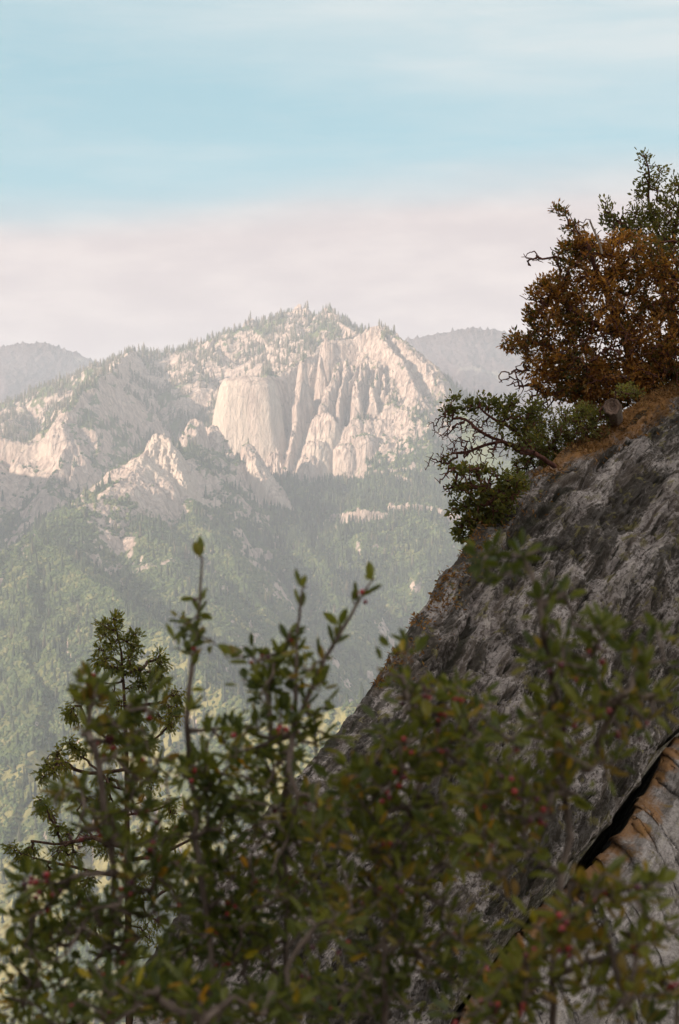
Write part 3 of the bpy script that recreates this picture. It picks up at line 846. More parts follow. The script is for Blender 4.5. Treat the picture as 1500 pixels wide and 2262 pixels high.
# small lumps on the outline itself
lump = fbm(runl / 0.8, runl * 0, 651, 6, 0.65) * 0.16 + np.tanh(fbm(runl / 0.5, runl * 0 + 7, 653, 3) * 10) * 0.03
disp = disp + lump[:, None] * np.clip(1 - acr / 0.8, 0, 1)
front = S + disp[..., None] * PN[None, None]
# far side, rolling over and falling away
bdir1 = np.array([0.0, 0.9, -0.35]); bdir1 /= np.linalg.norm(bdir1)
bdir2 = np.array([-0.22, 0.5, -1.0]); bdir2 /= np.linalg.norm(bdir2)
tb = np.linspace(0, 1, NB + 1)[1:] ** 1.6 * 9.0
back = front[:, :1] + (np.minimum(tb, 0.5)[None, :, None] * bdir1) * 0.9 + (np.maximum(tb - 0.0, 0) ** 1.15)[None, :, None] * bdir2 * np.clip(tb / 0.6, 0.1, 1)[None, :, None]
bn = fbm(runl[:, None] / 1.2, tb[None] / 1.0, 661, 5, 0.55) * 0.30 * np.clip(tb / 1.0, 0, 1)[None]
back = back + bn[..., None] * np.array([-0.1, -0.2, 0.4])
# lip and undercut over the crack
inward = -(foot - S[:, -12]) / np.linalg.norm(foot - S[:, -12], axis=1)[:, None]
tu = np.linspace(0, 1, NU + 1)[1:]
prof_d = np.interp(tu, [0, 0.15, 0.4, 1], [0, 0.05, 0.30, 1.5])
prof_i = np.interp(tu, [0, 0.15, 0.4, 1], [0, -0.03, 0.02, 0.25])
under = front[:, -1:] - PN[None, None] * prof_d[None, :, None] + inward[:, None] * prof_i[None, :, None]
under = under + (fbm(runl[:, None] / 0.4, tu[None] * 3, 671, 4) * 0.06 * tu[None])[..., None] * PN
ALL = np.concatenate([back[:, ::-1], front, under], 1)
nA = ALL.shape[1]
runA = np.repeat(runl[:, None], nA, 1)
acrA = np.concatenate([-np.repeat(tb[::-1][None], NS, 0), acr, acr[:, -1:] + tu[None] * 1.2], 1)
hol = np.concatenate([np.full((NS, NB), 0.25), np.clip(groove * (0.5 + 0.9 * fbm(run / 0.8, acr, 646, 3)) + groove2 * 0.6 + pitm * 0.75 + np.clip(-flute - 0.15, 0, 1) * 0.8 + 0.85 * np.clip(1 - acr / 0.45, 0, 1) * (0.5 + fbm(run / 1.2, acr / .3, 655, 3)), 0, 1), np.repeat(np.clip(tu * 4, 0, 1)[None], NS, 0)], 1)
# needle and leaf litter lies along the top under the shrubs
upf = np.clip((runl - np.interp(1080, rg[:, 0], runl)) / 2.0, 0, 1)
stn = np.concatenate([np.repeat((0.2 * upf)[:, None], NB, 1), upf[:, None] * np.clip(1.0 - acr / 0.75, 0, 1), np.zeros((NS, NU))], 1)
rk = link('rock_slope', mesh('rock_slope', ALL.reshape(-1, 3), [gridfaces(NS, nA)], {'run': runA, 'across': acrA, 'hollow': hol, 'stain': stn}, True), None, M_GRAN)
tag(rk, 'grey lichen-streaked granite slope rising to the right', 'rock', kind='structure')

# paler slab below the crack
NR2, NC2 = 420, 420
u2 = np.linspace(0, 1, NC2)
low = resample([(700, 3300), (1300, 3300), (1900, 3200), (2300, 2600), (2500, 2000)], NS)
sel = np.linspace(0, NS - 1, NR2).astype(int)
tg = np.gradient(ck, axis=0); tg /= np.linalg.norm(tg, axis=1)[:, None]
gap = 9 + 34 * np.exp(-((ck[:, 0] - 1290) / 190) ** 2) + 22 * np.exp(-((ck[:, 0] - 1060) / 80) ** 2) + fbm(runl / 0.5, runl * 0, 751, 4) * 16
q0 = (ck + np.stack([-tg[:, 1], tg[:, 0]], 1) * np.maximum(gap, 5)[:, None])[sel]; q1 = low[sel]
px2 = q0[:, None, 0] + (q1[:, None, 0] - q0[:, None, 0]) * u2[None]
py2 = q0[:, None, 1] + (q1[:, None, 1] - q0[:, None, 1]) * u2[None]
S2 = on_plane(px2, py2, -0.16)
r2 = np.repeat(runl[sel][:, None], NC2, 1)
a2 = np.linalg.norm(S2 - S2[:, :1], axis=2)
d2 = fbm(r2 / 1.6, a2 / 1.4, 701, 5, 0.5) * 0.22 + fbm(r2 / 0.3, a2 / 0.2, 711, 5, 0.6) * 0.035 - np.clip(0.30 - a2, 0, 1) ** 2 * 1.2
S2 = S2 + d2[..., None] * PN
hid = np.linspace(1.6, 0, 20)[:-1]
pre = S2[:, :1] - PN[None, None] * hid[None, :, None]
P2 = np.concatenate([pre, S2], 1)
n2_ = P2.shape[1]
st2 = np.concatenate([np.full((NR2, 19), 0.4), np.clip(0.85 - a2 / 0.75, 0, 1) * (0.85 + 0.8 * fbm(r2 / 0.22, a2 / 1.2, 722, 4, 0.6)) + 0.30 * np.clip(fbm(r2 / 0.35, a2 / 2.2, 721, 4) * 2.2, 0, 1)], 1)
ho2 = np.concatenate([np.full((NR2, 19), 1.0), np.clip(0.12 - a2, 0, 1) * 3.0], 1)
sl2 = link('rock_slab', mesh('rock_slab', P2.reshape(-1, 3), [gridfaces(NR2, n2_)], {
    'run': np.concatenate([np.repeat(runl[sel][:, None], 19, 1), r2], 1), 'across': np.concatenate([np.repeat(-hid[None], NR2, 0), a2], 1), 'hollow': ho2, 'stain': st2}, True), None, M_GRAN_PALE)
tag(sl2, 'pale granite slab with orange stains below the dark crack', 'rock', kind='structure')

# ledge the viewer stands on, and the bulk of the dome behind, which keeps this side in shade
lx, ly = np.meshgrid(np.arange(-9, 9, 0.12), np.arange(-9, 7.6, 0.12))
lz = -1.75 + fbm(lx / 2, ly / 2, 801, 5, 0.5) * 0.22 - np.clip(ly - 4.6, 0, 9) ** 1.4 * 0.9 - np.clip(-lx - 3.2, 0, 9) ** 1.4 * 0.9
le = link('rock_ledge', mesh('rock_ledge', np.stack([lx, ly, lz], 2).reshape(-1, 3), [gridfaces(*lx.shape)], {'run': lx, 'across': ly, 'hollow': lx * 0, 'stain': lx * 0 + 0.3}, True), None, M_GRAN)
tag(le, 'granite ledge under the foreground shrubs', 'rock', kind='structure')
th, ph = np.meshgrid(np.linspace(0, 2 * math.pi, 150), np.linspace(-1.5, 1.5, 90))
rr_ = 1 + fbm(th * 3, ph * 3, 811, 5) * 0.10
bx_ = -85 + 44 * np.cos(th) * np.cos(ph) * rr_; by_ = -14 + 56 * np.sin(th) * np.cos(ph) * rr_; bz_ = -15 + 76 * np.sin(ph) * rr_
bm_ = link('rock_dome', mesh('rock_dome', np.stack([bx_, by_, bz_], 2).reshape(-1, 3), [gridfaces(*th.shape)], {'run': by_, 'across': bz_, 'hollow': th * 0, 'stain': th * 0}, True), None, M_GRAN)
tag(bm_, 'bulk of the granite dome beside the viewer', 'rock', kind='structure')


# ------------------------------------------------------------------ plants
def prisms(P0, P1, R0, R1, sides=5):
    d = P1 - P0
    L = np.linalg.norm(d, axis=1, keepdims=True) + 1e-9
    d = d / L
    a = np.where(np.abs(d[:, 2:3]) > 0.9, np.array([[1.0, 0, 0]]), np.array([[0, 0, 1.0]]))
    u = np.cross(d, a); u /= np.linalg.norm(u, axis=1, keepdims=True)
    v = np.cross(d, u)
    an = np.arange(sides) * 2 * math.pi / sides
    c = np.cos(an)[None, :, None]; s = np.sin(an)[None, :, None]
    ring = u[:, None] * c + v[:, None] * s
    A = P0[:, None] - d[:, None] * R0[:, None, None] * 0.3 + ring * R0[:, None, None]
    B = P1[:, None] + d[:, None] * R1[:, None, None] * 0.3 + ring * R1[:, None, None]
    V = np.concatenate([A, B], 1).reshape(-1, 3)
    k = np.arange(sides); k2 = (k + 1) % sides
    f = np.stack([k, k2, k2 + sides, k + sides], 1)
    F = (f[None] + (np.arange(len(P0)) * 2 * sides)[:, None, None]).reshape(-1, 4)
    return V, F


class Plant:
    def __init__(s, root, seed, rtip, rpow=0.42):
        s.P = [np.array(root, float)]; s.par = [-1]; s.R = rs(seed)
        s.rtip = rtip; s.rpow = rpow; s.tips = []; s.bare = []

    def stem(s, pts, step, wob=0.06, start=None):
        """lay down a main stem through the given points"""
        j = 0 if start is None else start
        if start is None and len(s.P) > 1:
            A = np.array(s.P); j = int(np.argmin(np.linalg.norm(A - pts[0], axis=1)))
        for p in pts:
            j = s._path(j, np.array(p, float), step, wob)
        return j

    def _path(s, j, t, step, wob):
        a = s.P[j]; d = t - a; L = np.linalg.norm(d)
        n = max(1, int(math.ceil(L / step)))
        off = s.R.normal(0, wob * L, 3)
        for k in range(1, n + 1):
            u = k / n
            p = a + d * u + off * math.sin(math.pi * u) + (s.R.normal(0, wob * step * 0.8, 3) if k < n else 0)
            s.P.append(p); s.par.append(j); j = len(s.P) - 1
        return j

    def fill(s, targets, step, wob=0.12, leafy=True, reach=0.0):
        T = np.array(targets)
        A = np.array(s.P)
        d0 = np.min(np.linalg.norm(T[:, None] - A[None, ::max(1, len(A) // 300)], axis=2), axis=1)
        for t in T[np.argsort(d0 + s.R.uniform(0, 0.3, len(T)) * d0.mean())]:
            A = np.array(s.P)
            d = np.linalg.norm(A - t, axis=1)
            j = int(np.argmin(d * (1 + s.R.uniform(0, 0.15, len(d)))))
            k = s._path(j, t, step, wob)
            (s.tips if leafy else s.bare).append(k)

    def build(s, name, parent, base, mat, sides=5, rmax=None):
        P = np.array(s.P); par = np.array(s.par)
        cnt = np.ones(len(P))
        for i in range(len(P) - 1, 0, -1):
            if par[i] >= 0: cnt[par[i]] += cnt[i] * 1.0
        r = s.rtip * cnt ** s.rpow
        if rmax: r = np.minimum(r, rmax)
        i = np.arange(1, len(P)); m = par[i] >= 0; i = i[m]
        V, F = prisms(P[par[i]], P[i], r[par[i]], r[i], sides)
        s.rad = r
        return link(name, mesh(name, V - base, [F], None, True), parent, mat)


def leaf_template(kind):
    if kind == 'oval':
        L = [0, .22, .5, .78, 1.0]; W = [0, .36, .5, .34, 0]
        V = [(0, 0, 0)]; V += [(0, L[k], -0.06 * math.sin(L[k] * 3)) for k in (1, 2, 3)]; V += [(0, 1, 0.03)]
        V += [(-W[k], L[k], 0.10) for k in (1, 2, 3)] + [(W[k], L[k], 0.10) for k in (1, 2, 3)]
        F = [(0, 1, 5), (0, 8, 1), (1, 2, 6), (1, 6, 5), (1, 8, 9), (1, 9, 2), (2, 3, 7), (2, 7, 6), (2, 9, 10), (2, 10, 3), (3, 4, 7), (3, 10, 4)]
        return np.array(V, float), np.array(F)
    if kind == 'small':
        V = [(0, 0, 0), (-.45, .5, .08), (.45, .5, .08), (0, 1, 0), (0, .5, -.06)]
        F = [(0, 4, 1), (0, 2, 4), (4, 3, 1), (4, 2, 3)]
        return np.array(V, float), np.array(F)
    # cedar frond: a flat spray of narrow blades
    V = []; F = []

    def blade(x, y, ang, l, w):
        c, s_ = math.cos(ang), math.sin(ang)
        b = len(V)
        for (u, v) in ((0, 0), (.55, -w), (1, 0), (.55, w)):
            V.append((x + (s_ * u + c * v / l) * l, y + (c * u - s_ * v / l) * l, 0.04 * math.sin(7 * (x + y + u))))
        F.extend([(b, b + 1, b + 2), (b, b + 2, b + 3)])
    blade(0, 0, 0, 1.0, .07)
    for y, l in ((.15, .42), (.35, .45), (.55, .36), (.72, .25)):
        for sg in (-1, 1):
            blade(0, y, sg * 0.65, l, .07)
    return np.array(V, float), np.array(F)


T_OVAL = leaf_template('oval'); T_SMALL = leaf_template('small'); T_FROND = leaf_template('frond')


def leaves(name, parent, base, tpl, P, D, N, L, W, tint, mat):
    V, F = tpl
    D = D / (np.linalg.norm(D, axis=1, keepdims=True) + 1e-9)
    X = np.cross(D, N); X /= (np.linalg.norm(X, axis=1, keepdims=True) + 1e-9)
    Z = np.cross(X, D)
    Q = P[:, None] + X[:, None] * (V[None, :, 0:1] * W[:, None, None]) + D[:, None] * (V[None, :, 1:2] * L[:, None, None]) + Z[:, None] * (V[None, :, 2:3] * L[:, None, None])
    FF = (F[None] + (np.arange(len(P)) * len(V))[:, None, None]).reshape(-1, 3)
    return link(name, mesh(name, Q.reshape(-1, 3) - base, [FF], {'tint': np.repeat(np.clip(tint, 0, 1), len(V))}), parent, mat)


def leaf_clusters(pl, per, spread, Lr, ratio, R, up=0.3, along=True, tint_fn=None, droop=0.0):
    P = np.array(pl.P); par = np.array(pl.par)
    tips = np.array(pl.tips)
    n = len(tips)
    tip = np.repeat(tips, per)
    base = P[tip]
    back = P[par[tip]]
    ax = base - back
    ax /= (np.linalg.norm(ax, axis=1, keepdims=True) + 1e-9)
    u = R.uniform(0, 1, len(tip)) ** 1.3
    pos = base - (base - back) * u[:, None] * 0.95
    rnd = R.normal(0, 1, (len(tip), 3)); rnd /= np.linalg.norm(rnd, axis=1, keepdims=True)
    pos = pos + rnd * spread * R.uniform(0, 1, (len(tip), 1)) * 0.5
    D = ax * 0.7 + rnd * 0.9 + np.array([0, 0, up])
    N = R.normal(0, 0.55, (len(tip), 3)) + np.array([0, 0, 1.0])
    L = R.uniform(Lr[0], Lr[1], len(tip))
    W = L * R.uniform(ratio[0], ratio[1], len(tip))
    ct = np.repeat(R.uniform(-0.22, 0.22, n) + fbm(P[tips][:, 0] * 2.2 + 50, P[tips][:, 2] * 2.2, 7, 3) * 0.5, per)
    t = R.beta(2, 2.2, len(tip)) * 0.8 + ct
    return pos, D, N, L, W, t


def blob_pts(blobs, Y, R, thick=1.0):
    T = []
    for b in blobs:
        px, py, rx, ry, n = b[:5]
        Yb = b[5] if len(b) > 5 else Y
        for _ in range(n):
            while True:
                q = R.uniform(-1, 1, 3)
                if (q ** 2).sum() < 1: break
            if R.rand() < 0.14: q = q * R.uniform(1.1, 1.45)
            T.append(PX(px + q[0] * rx, py + q[1] * ry, Yb + q[2] * thick * max(rx, ry) / FPX * Y))
    return T


# --- foreground shrubs with red berries
bs = bpy.data.meshes.new('berry')
import bmesh
bmh = bmesh.new()
bmesh.ops.create_icosphere(bmh, subdivisions=2, radius=1.0)
for v in bmh.verts:
    v.co.z *= 1.08
    if v.co.z > 0.9: v.co.z -= 0.25 * (v.co.z - 0.75)
bmh.to_mesh(bs); bmh.free()
bs.polygons.foreach_set('use_smooth', np.ones(len(bs.polygons), bool))
bs.materials.append(M_BERRY)


def berry_shrub(label, seed, rootpx, Y, stems, blobs, nberry, berry_top=None, yellow=0.02, shoots=()):
    R = rs(seed)
    base = PX(rootpx[0], rootpx[1], Y); base[2] = -1.72
    pl = Plant(base, seed, 0.0011, 0.36)
    top0 = pl.stem([PX(rootpx[0], rootpx[1], Y)], 0.08, 0.03)
    for st in stems:
        pl.stem([PX(x, y, Y + R.uniform(-.1, .1)) for x, y in st], 0.05, 0.03)
    for st in shoots:                       # long leafy shoots, leaves in a loose spiral
        pts = [PX(x, y, Y) for x, y in st]
        j0 = len(pl.P)
        j1 = pl.stem(pts, 0.011, 0.012)
        ks = [k for k in range(j0 + 2, len(pl.P))]
        for k in ks:
            if k == j1 or R.rand() < (0.55 if k > (j0 + j1) / 2 else 0.22):
                q = R.normal(0, 1, 3); q /= np.linalg.norm(q)
                pl.P.append(pl.P[k] + q * 0.006 + np.array([0, 0, 0.004])); pl.par.append(k); pl.tips.append(len(pl.P) - 1)
    nsh = len(pl.tips)
    pl.fill(blob_pts([(b[0], b[1], b[2], b[3], max(3, int(b[4] * (0.52 if b[1] < 1720 else 0.68)))) for b in blobs], Y, R, 1.6), 0.035, 0.10)
    t = thing('berry_shrub', tuple(base), label, 'shrub', 'red-berried shrubs in the foreground')
    pl.build('stems', t, base, M_BARK_GREY, 5, 0.0048)
    tips_all = list(pl.tips)
    pl.tips = tips_all[nsh:]
    a = leaf_clusters(pl, 4, 0.034, (0.013, 0.031), (0.32, 0.50), R, 0.35)
    if nsh:
        pl.tips = tips_all[:nsh]
        b = leaf_clusters(pl, 2, 0.006, (0.022, 0.034), (0.34, 0.48), R, 0.5)
        a = tuple(np.concatenate([x, y]) for x, y in zip(a, b))
    pos, D, N, L, W, tn = a
    tn = np.where(R.rand(len(tn)) < yellow, R.uniform(0.9, 1.0, len(tn)), np.minimum(tn, 0.84))
    leaves('foliage', t, base, T_OVAL, pos, D, N, L, W, tn, M_BERRYLEAF)
    pl.tips = tips_all
    P = np.array(pl.P); cand = np.array(tips_all)
    if berry_top is not None:
        yy = np.array([1131 - P[c][2] / P[c][1] * FPX for c in cand]); cand = cand[yy < berry_top]
    for k in range(int(nberry * 0.7)):
        c = P[cand[R.randint(len(cand))]]
        for _ in range(R.choice([1, 2, 3, 4])):
            o = bpy.data.objects.new('berry', bs); COL.objects.link(o); o.parent = t
            q = R.normal(0, 0.007, 3); q[1] -= 0.008; q[2] -= 0.004
            o.location = tuple(c + q - base)
            o.scale = (R.uniform(0.0028, 0.0043),) * 3
            o.rotation_euler = tuple(R.uniform(0, 6, 3))
    return t


berry_shrub('berry shrub at the far left edge, in front of the cedar', 901, (250, 2450), 2.75,
            [[(240, 2100), (230, 1800), (205, 1640), (195, 1560)]],
            [(190, 1525, 55, 38, 34), (250, 1610, 80, 60, 40), (330, 1560, 55, 60, 26), (300, 1690, 110, 60, 55), (150, 1760, 60, 35, 14), (260, 1820, 110, 80, 60), (110, 1960, 90, 60, 40), (55, 2080, 55, 90, 34), (190, 2080, 130, 110, 100), (330, 1960, 90, 90, 60), (90, 2220, 90, 60, 45)], 42)
berry_shrub('berry shrub with one tall thin shoot standing against the mountain', 902, (480, 2450), 2.95,
            [[(470, 2150), (430, 1850), (405, 1680)]],
            [(440, 1425, 60, 45, 9), (410, 1380, 38, 20, 4), (490, 1640, 60, 45, 24), (440, 1700, 60, 60, 36), (520, 1760, 90, 60, 50), (440, 1860, 110, 90, 80), (480, 2040, 110, 110, 100), (400, 2190, 110, 80, 70)], 30,
            shoots=[[(412, 1600), (428, 1450), (440, 1340), (447, 1232)]])
berry_shrub('berry shrub with two forked shoots left of the rock slope', 903, (640, 2450), 2.85,
            [[(630, 2150), (620, 1850), (640, 1660)]],
            [(590, 1500, 70, 50, 26), (530, 1470, 40, 40, 9), (650, 1450, 60, 55, 26), (690, 1510, 50, 40, 14), (590, 1590, 100, 50, 34), (690, 1610, 80, 50, 26), (600, 1700, 120, 55, 55), (640, 1800, 150, 70, 80), (620, 1950, 140, 100, 95), (560, 2080, 110, 80, 60), (650, 2200, 120, 60, 50)], 40,
            shoots=[[(652, 1580), (655, 1450), (662, 1360), (668, 1300)], [(655, 1600), (715, 1460), (780, 1350), (822, 1282)], [(600, 1640), (590, 1520), (640, 1400)]])
berry_shrub('berry shrub in front of the lower edge of the rock slope', 904, (850, 2450), 2.65,
            [[(850, 2150), (880, 1900), (940, 1700), (970, 1600)]],
            [(905, 1420, 50, 40, 9), (880, 1500, 50, 50, 10), (980, 1560, 110, 60, 60), (900, 1650, 90, 60, 50), (1020, 1680, 130, 80, 90), (800, 1730, 90, 60, 45), (780, 1850, 120, 80, 80), (930, 1850, 150, 90, 110), (850, 1990, 150, 90, 110), (980, 2100, 130, 100, 90), (800, 2190, 130, 70, 70)], 40, yellow=0.05)
berry_shrub('berry shrub reaching up across the middle of the rock slope', 905, (1230, 2450), 2.45,
            [[(1220, 2150), (1260, 1850), (1240, 1600), (1200, 1400), (1175, 1270)], [(1300, 1700), (1400, 1500)]],
            [(1080, 1255, 55, 45, 18), (1180, 1225, 40, 35, 6), (1200, 1340, 70, 55, 18), (1330, 1400, 80, 50, 24), (1250, 1460, 110, 50, 38), (1420, 1430, 60, 60, 16), (1330, 1560, 130, 70, 60), (1460, 1520, 50, 70, 20), (1180, 1620, 100, 60, 50), (1120, 1750, 120, 70, 70), (1300, 1700, 90, 60, 30), (1100, 1880, 100, 80, 60)], 30, yellow=0.04)
berry_shrub('berry shrub low at the right, in front of the pale slab', 906, (1400, 2450), 2.3,
            [[(1380, 2200), (1330, 2020)], [(1240, 2150), (1260, 1950)]],
            [(1370, 1960, 110, 45, 34), (1260, 2060, 90, 60, 34), (1420, 2060, 80, 50, 22), (1180, 2160, 90, 70, 44), (1380, 2190, 100, 60, 34), (1490, 2230, 60, 60, 20), (1080, 2230, 90, 60, 40)], 20)
berry_shrub('berry shrub filling the bottom edge left of the middle', 907, (420, 2500), 2.4,
            [[(430, 2300)]],
            [(300, 2170, 110, 60, 40), (470, 2210, 110, 60, 44), (200, 2240, 110, 50, 40), (600, 2240, 100, 45, 34), (720, 2040, 60, 60, 18)], 10, yellow=0.04)

# --- incense cedar standing below the ledge
R = rs(1001)
CY = 20.0
cb = PX(290, 3300, CY); cb[2] = -3.0 - 0.47 * CY - 1.2
ced = Plant(cb, 1001, 0.0042, 0.40)
ced.stem([PX(x, y, CY) for x, y in [(290, 2600), (286, 2250), (283, 2000), (281, 1850), (280, 1720), (277, 1600), (272, 1500), (268, 1440), (258, 1395), (250, 1368)]], 0.10, 0.004)
trunk_n = len(ced.P)
limbs = [[(277, 1700), (215, 1708), (165, 1700), (128, 1678)], [(282, 1870), (205, 1850), (170, 1790)], [(205, 1850), (120, 1865), (70, 1858)], [(278, 1745), (240, 1730), (200, 1690)],
         [(278, 1652), (235, 1630), (190, 1590), (178, 1560)], [(270, 1505), (240, 1510), (215, 1500)], [(268, 1470), (245, 1452), (225, 1455)], [(270, 1490), (300, 1478), (325, 1462), (350, 1455)],
         [(277, 1560), (330, 1555), (380, 1545)], [(278, 1620), (330, 1640), (375, 1600)], [(284, 1990), (340, 1985), (380, 1960)], [(283, 1900), (350, 1890), (430, 1850), (480, 1830)],
         [(282, 1800), (340, 1790), (400, 1760)], [(283, 1940), (200, 1925), (110, 1905), (50, 1885)], [(285, 2100), (200, 2080), (120, 2040)], [(285, 2120), (350, 2110), (410, 2060)]]
for l in limbs:
    ced.stem([PX(x, y, CY + R.uniform(-.25, .25)) for x, y in l], 0.05, 0.03)
clumps = [(252, 1368, 7), (236, 1386, 7), (224, 1378, 5), (229, 1402, 6), (256, 1392, 8), (300, 1402, 5), (297, 1424, 7), (283, 1418, 6), (248, 1428, 8), (222, 1434, 7), (232, 1452, 9), (214, 1462, 7), (243, 1472, 8), (266, 1476, 9), (290, 1468, 9), (293, 1446, 7), (308, 1486, 8), (350, 1450, 7), (358, 1468, 8), (345, 1486, 9), (357, 1500, 8), (330, 1490, 7), (300, 1512, 8), (318, 1515, 9), (250, 1535, 6), (262, 1550, 6), (245, 1560, 6),
          (385, 1532, 8), (397, 1546, 9), (376, 1558, 9), (392, 1580, 9), (372, 1598, 9), (350, 1580, 9), (160, 1566, 8), (166, 1582, 9), (152, 1578, 6), (168, 1650, 8), (178, 1660, 8), (150, 1640, 6),
          (130, 1662, 9), (118, 1676, 11), (102, 1694, 10), (92, 1712, 8), (140, 1690, 9), (118, 1706, 8), (95, 1788, 9), (112, 1800, 10), (90, 1770, 7), (122, 1826, 9), (150, 1838, 10), (180, 1765, 12), (205, 1775, 12), (225, 1765, 10),
          (30, 1872, 9), (50, 1888, 10), (70, 1876, 9), (128, 1880, 11), (158, 1880, 12), (200, 1852, 15), (232, 1878, 14), (250, 1790, 14), (243, 1822, 14), (320, 1850, 13), (350, 1872, 13), (382, 1840, 13), (420, 1802, 12), (480, 1822, 11), (455, 1866, 11), (400, 1900, 12), (340, 1930, 15), (312, 1958, 14), (60, 1905, 8), (100, 1925, 11),
          (250, 1640, 16), (318, 1640, 17), (330, 1735, 22), (232, 1722, 17), (180, 1955, 18), (100, 1950, 13), (330, 2045, 20), (210, 2050, 19), (380, 1780, 16), (300, 1590, 14), (240, 1600, 10), (150, 2040, 17), (400, 2000, 17)]
T = []
for x, y, r in clumps:
    n = int(3 + r * 0.9)
    Yc = CY + R.uniform(-0.5, 0.5) * (0.3 if r < 9 else 1.0)
    for _ in range(n):
        q = R.normal(0, 0.62, 3)
        T.append(PX(x + q[0] * r * 1.15, y + q[1] * r * 1.3, Yc + q[2] * r * 0.008))
ced.fill(T, 0.04, 0.10)
ct = thing('cedar', tuple(cb), 'cedar with drooping olive sprays standing left, between the berry shrubs and the valley', 'tree')
# trunk and limbs
P = np.array(ced.P); par = np.array(ced.par)
tr_i = np.arange(1, trunk_n)
zt_, zb_ = P[trunk_n - 1][2], P[0][2]
r_tr = 0.008 + 0.085 * ((zt_ - P[:trunk_n, 2]) / (zt_ - zb_)) ** 0.85
V, F = prisms(P[par[tr_i]], P[tr_i], r_tr[par[tr_i]], r_tr[tr_i], 10)
trk = link('trunk', mesh('trunk', V - cb, [F], None, True), ct, M_BARK_CEDAR)
cnt = np.ones(len(P))
for i in range(len(P) - 1, trunk_n - 1, -1):
    if par[i] >= 0: cnt[par[i]] += cnt[i]
br_i = np.arange(trunk_n, len(P))
rad = np.minimum(0.0032 * cnt ** 0.36, 0.022)
rad[:trunk_n] = 0.012
V, F = prisms(P[par[br_i]], P[br_i], np.minimum(rad[par[br_i]], rad[br_i] * 1.4), rad[br_i], 5)
link('branches', mesh('branches', V - cb, [F], None, True), ct, M_BARK_CEDAR)
per = 9
pos, D, N, L, W, tn = leaf_clusters(ced, per, 0.11, (0.035, 0.085), (0.40, 0.65), R, 0.0)
top = np.clip((pos[:, 2] - PX(0, 1480, CY)[2]) / 0.5, 0, 1)
D = D * 0.75 + np.array([0, 0, 1.0]) * (top[:, None] * 0.9 - 0.55)
N = R.normal(0, 1, N.shape)
leaves('foliage', ct, cb, T_FROND, pos, D, N, L, W, tn, M_CEDAR)


# --- shrubs on the shoulder of the rock
def hill_shrub(name, label, seed, rootpx, Y, stems, leafy, bare, mleaf, mbark, Lr, ratio, per, rtip, rpow, cat='shrub', spread=0.10, rmax=0.05, up=0.25, wob=0.12, step=0.07):
    R = rs(seed)
    base = PX(rootpx[0], rootpx[1], Y)
    pl = Plant(base, seed, rtip, rpow)
    for st in stems:
        pl.stem([PX(x, y, Y + R.uniform(-.3, .3)) for x, y in st], 0.08, 0.05)
    pl.fill(blob_pts([(b[0], b[1], b[2] * 1.06, b[3] * 1.06, int(b[4] * (0.95 if mleaf is M_OAK else 1.2)) + 1) for b in leafy], Y, R, 1.2), step, wob)
    if bare:
        pl.fill(blob_pts(bare, Y, R, 0.9), step * 0.7, wob * 1.5, False)
    t = thing(name, tuple(base), label, cat)
    pl.build('branches', t, base, mbark, 5, rmax)
    pos, D, N, L, W, tn = leaf_clusters(pl, int(per * 1.6), spread * 1.3, Lr, ratio, R, up)
    leaves('foliage', t, base, T_SMALL if per > 5 else T_OVAL, pos, D, N, L, W, tn, mleaf)
    return t


hill_shrub('oak_shrub', 'large dense russet-brown oak shrub on the shoulder of the rock slope', 1101, (1430, 905), 22.6,
           [[(1400, 850), (1380, 740), (1330, 620), (1300, 540)], [(1400, 850), (1300, 810), (1220, 770), (1160, 755)], [(1470, 820), (1490, 700), (1500, 580)], [(1380, 740), (1290, 700), (1220, 650)],
            [(1300, 540), (1275, 510), (1252, 465)], [(1220, 650), (1262, 578)], [(1330, 620), (1262, 578), (1210, 570), (1160, 568)], [(1300, 830), (1232, 872), (1188, 930)]],
           [(1310, 600, 75, 50, 150), (1400, 565, 80, 55, 190), (1470, 620, 80, 85, 230), (1330, 690, 100, 65, 260), (1445, 745, 90, 80, 280), (1225, 640, 45, 45, 70), (1235, 720, 62, 48, 130), (1165, 757, 48, 24, 60),
            (1200, 650, 34, 30, 30), (1180, 690, 20, 28, 22), (1280, 800, 95, 48, 200), (1205, 815, 55, 32, 55), (1380, 840, 95, 40, 200), (1250, 850, 70, 34, 110), (1450, 800, 60, 40, 90), (1240, 466, 20, 12, 10), (1272, 520, 36, 26, 30), (1262, 560, 34, 26, 30), (1290, 545, 40, 24, 40), (1510, 830, 60, 50, 110), (1300, 870, 60, 30, 90), (1330, 890, 60, 26, 90, 21.6), (1420, 865, 60, 26, 90, 21.8), (1490, 830, 50, 26, 70, 22.0), (1560, 700, 70, 150, 150)],
           [(1178, 570, 34, 18, 22), (1150, 840, 50, 36, 60), (1200, 880, 50, 30, 46), (1400, 770, 80, 30, 60, 22.2), (1340, 750, 90, 30, 50, 22.1), (1300, 560, 110, 70, 50), (1190, 700, 60, 80, 50), (1450, 640, 90, 100, 60)],
           M_OAK, M_BARK_RED, (0.038, 0.070), (0.45, 0.65), 8, 0.0038, 0.34, spread=0.10)
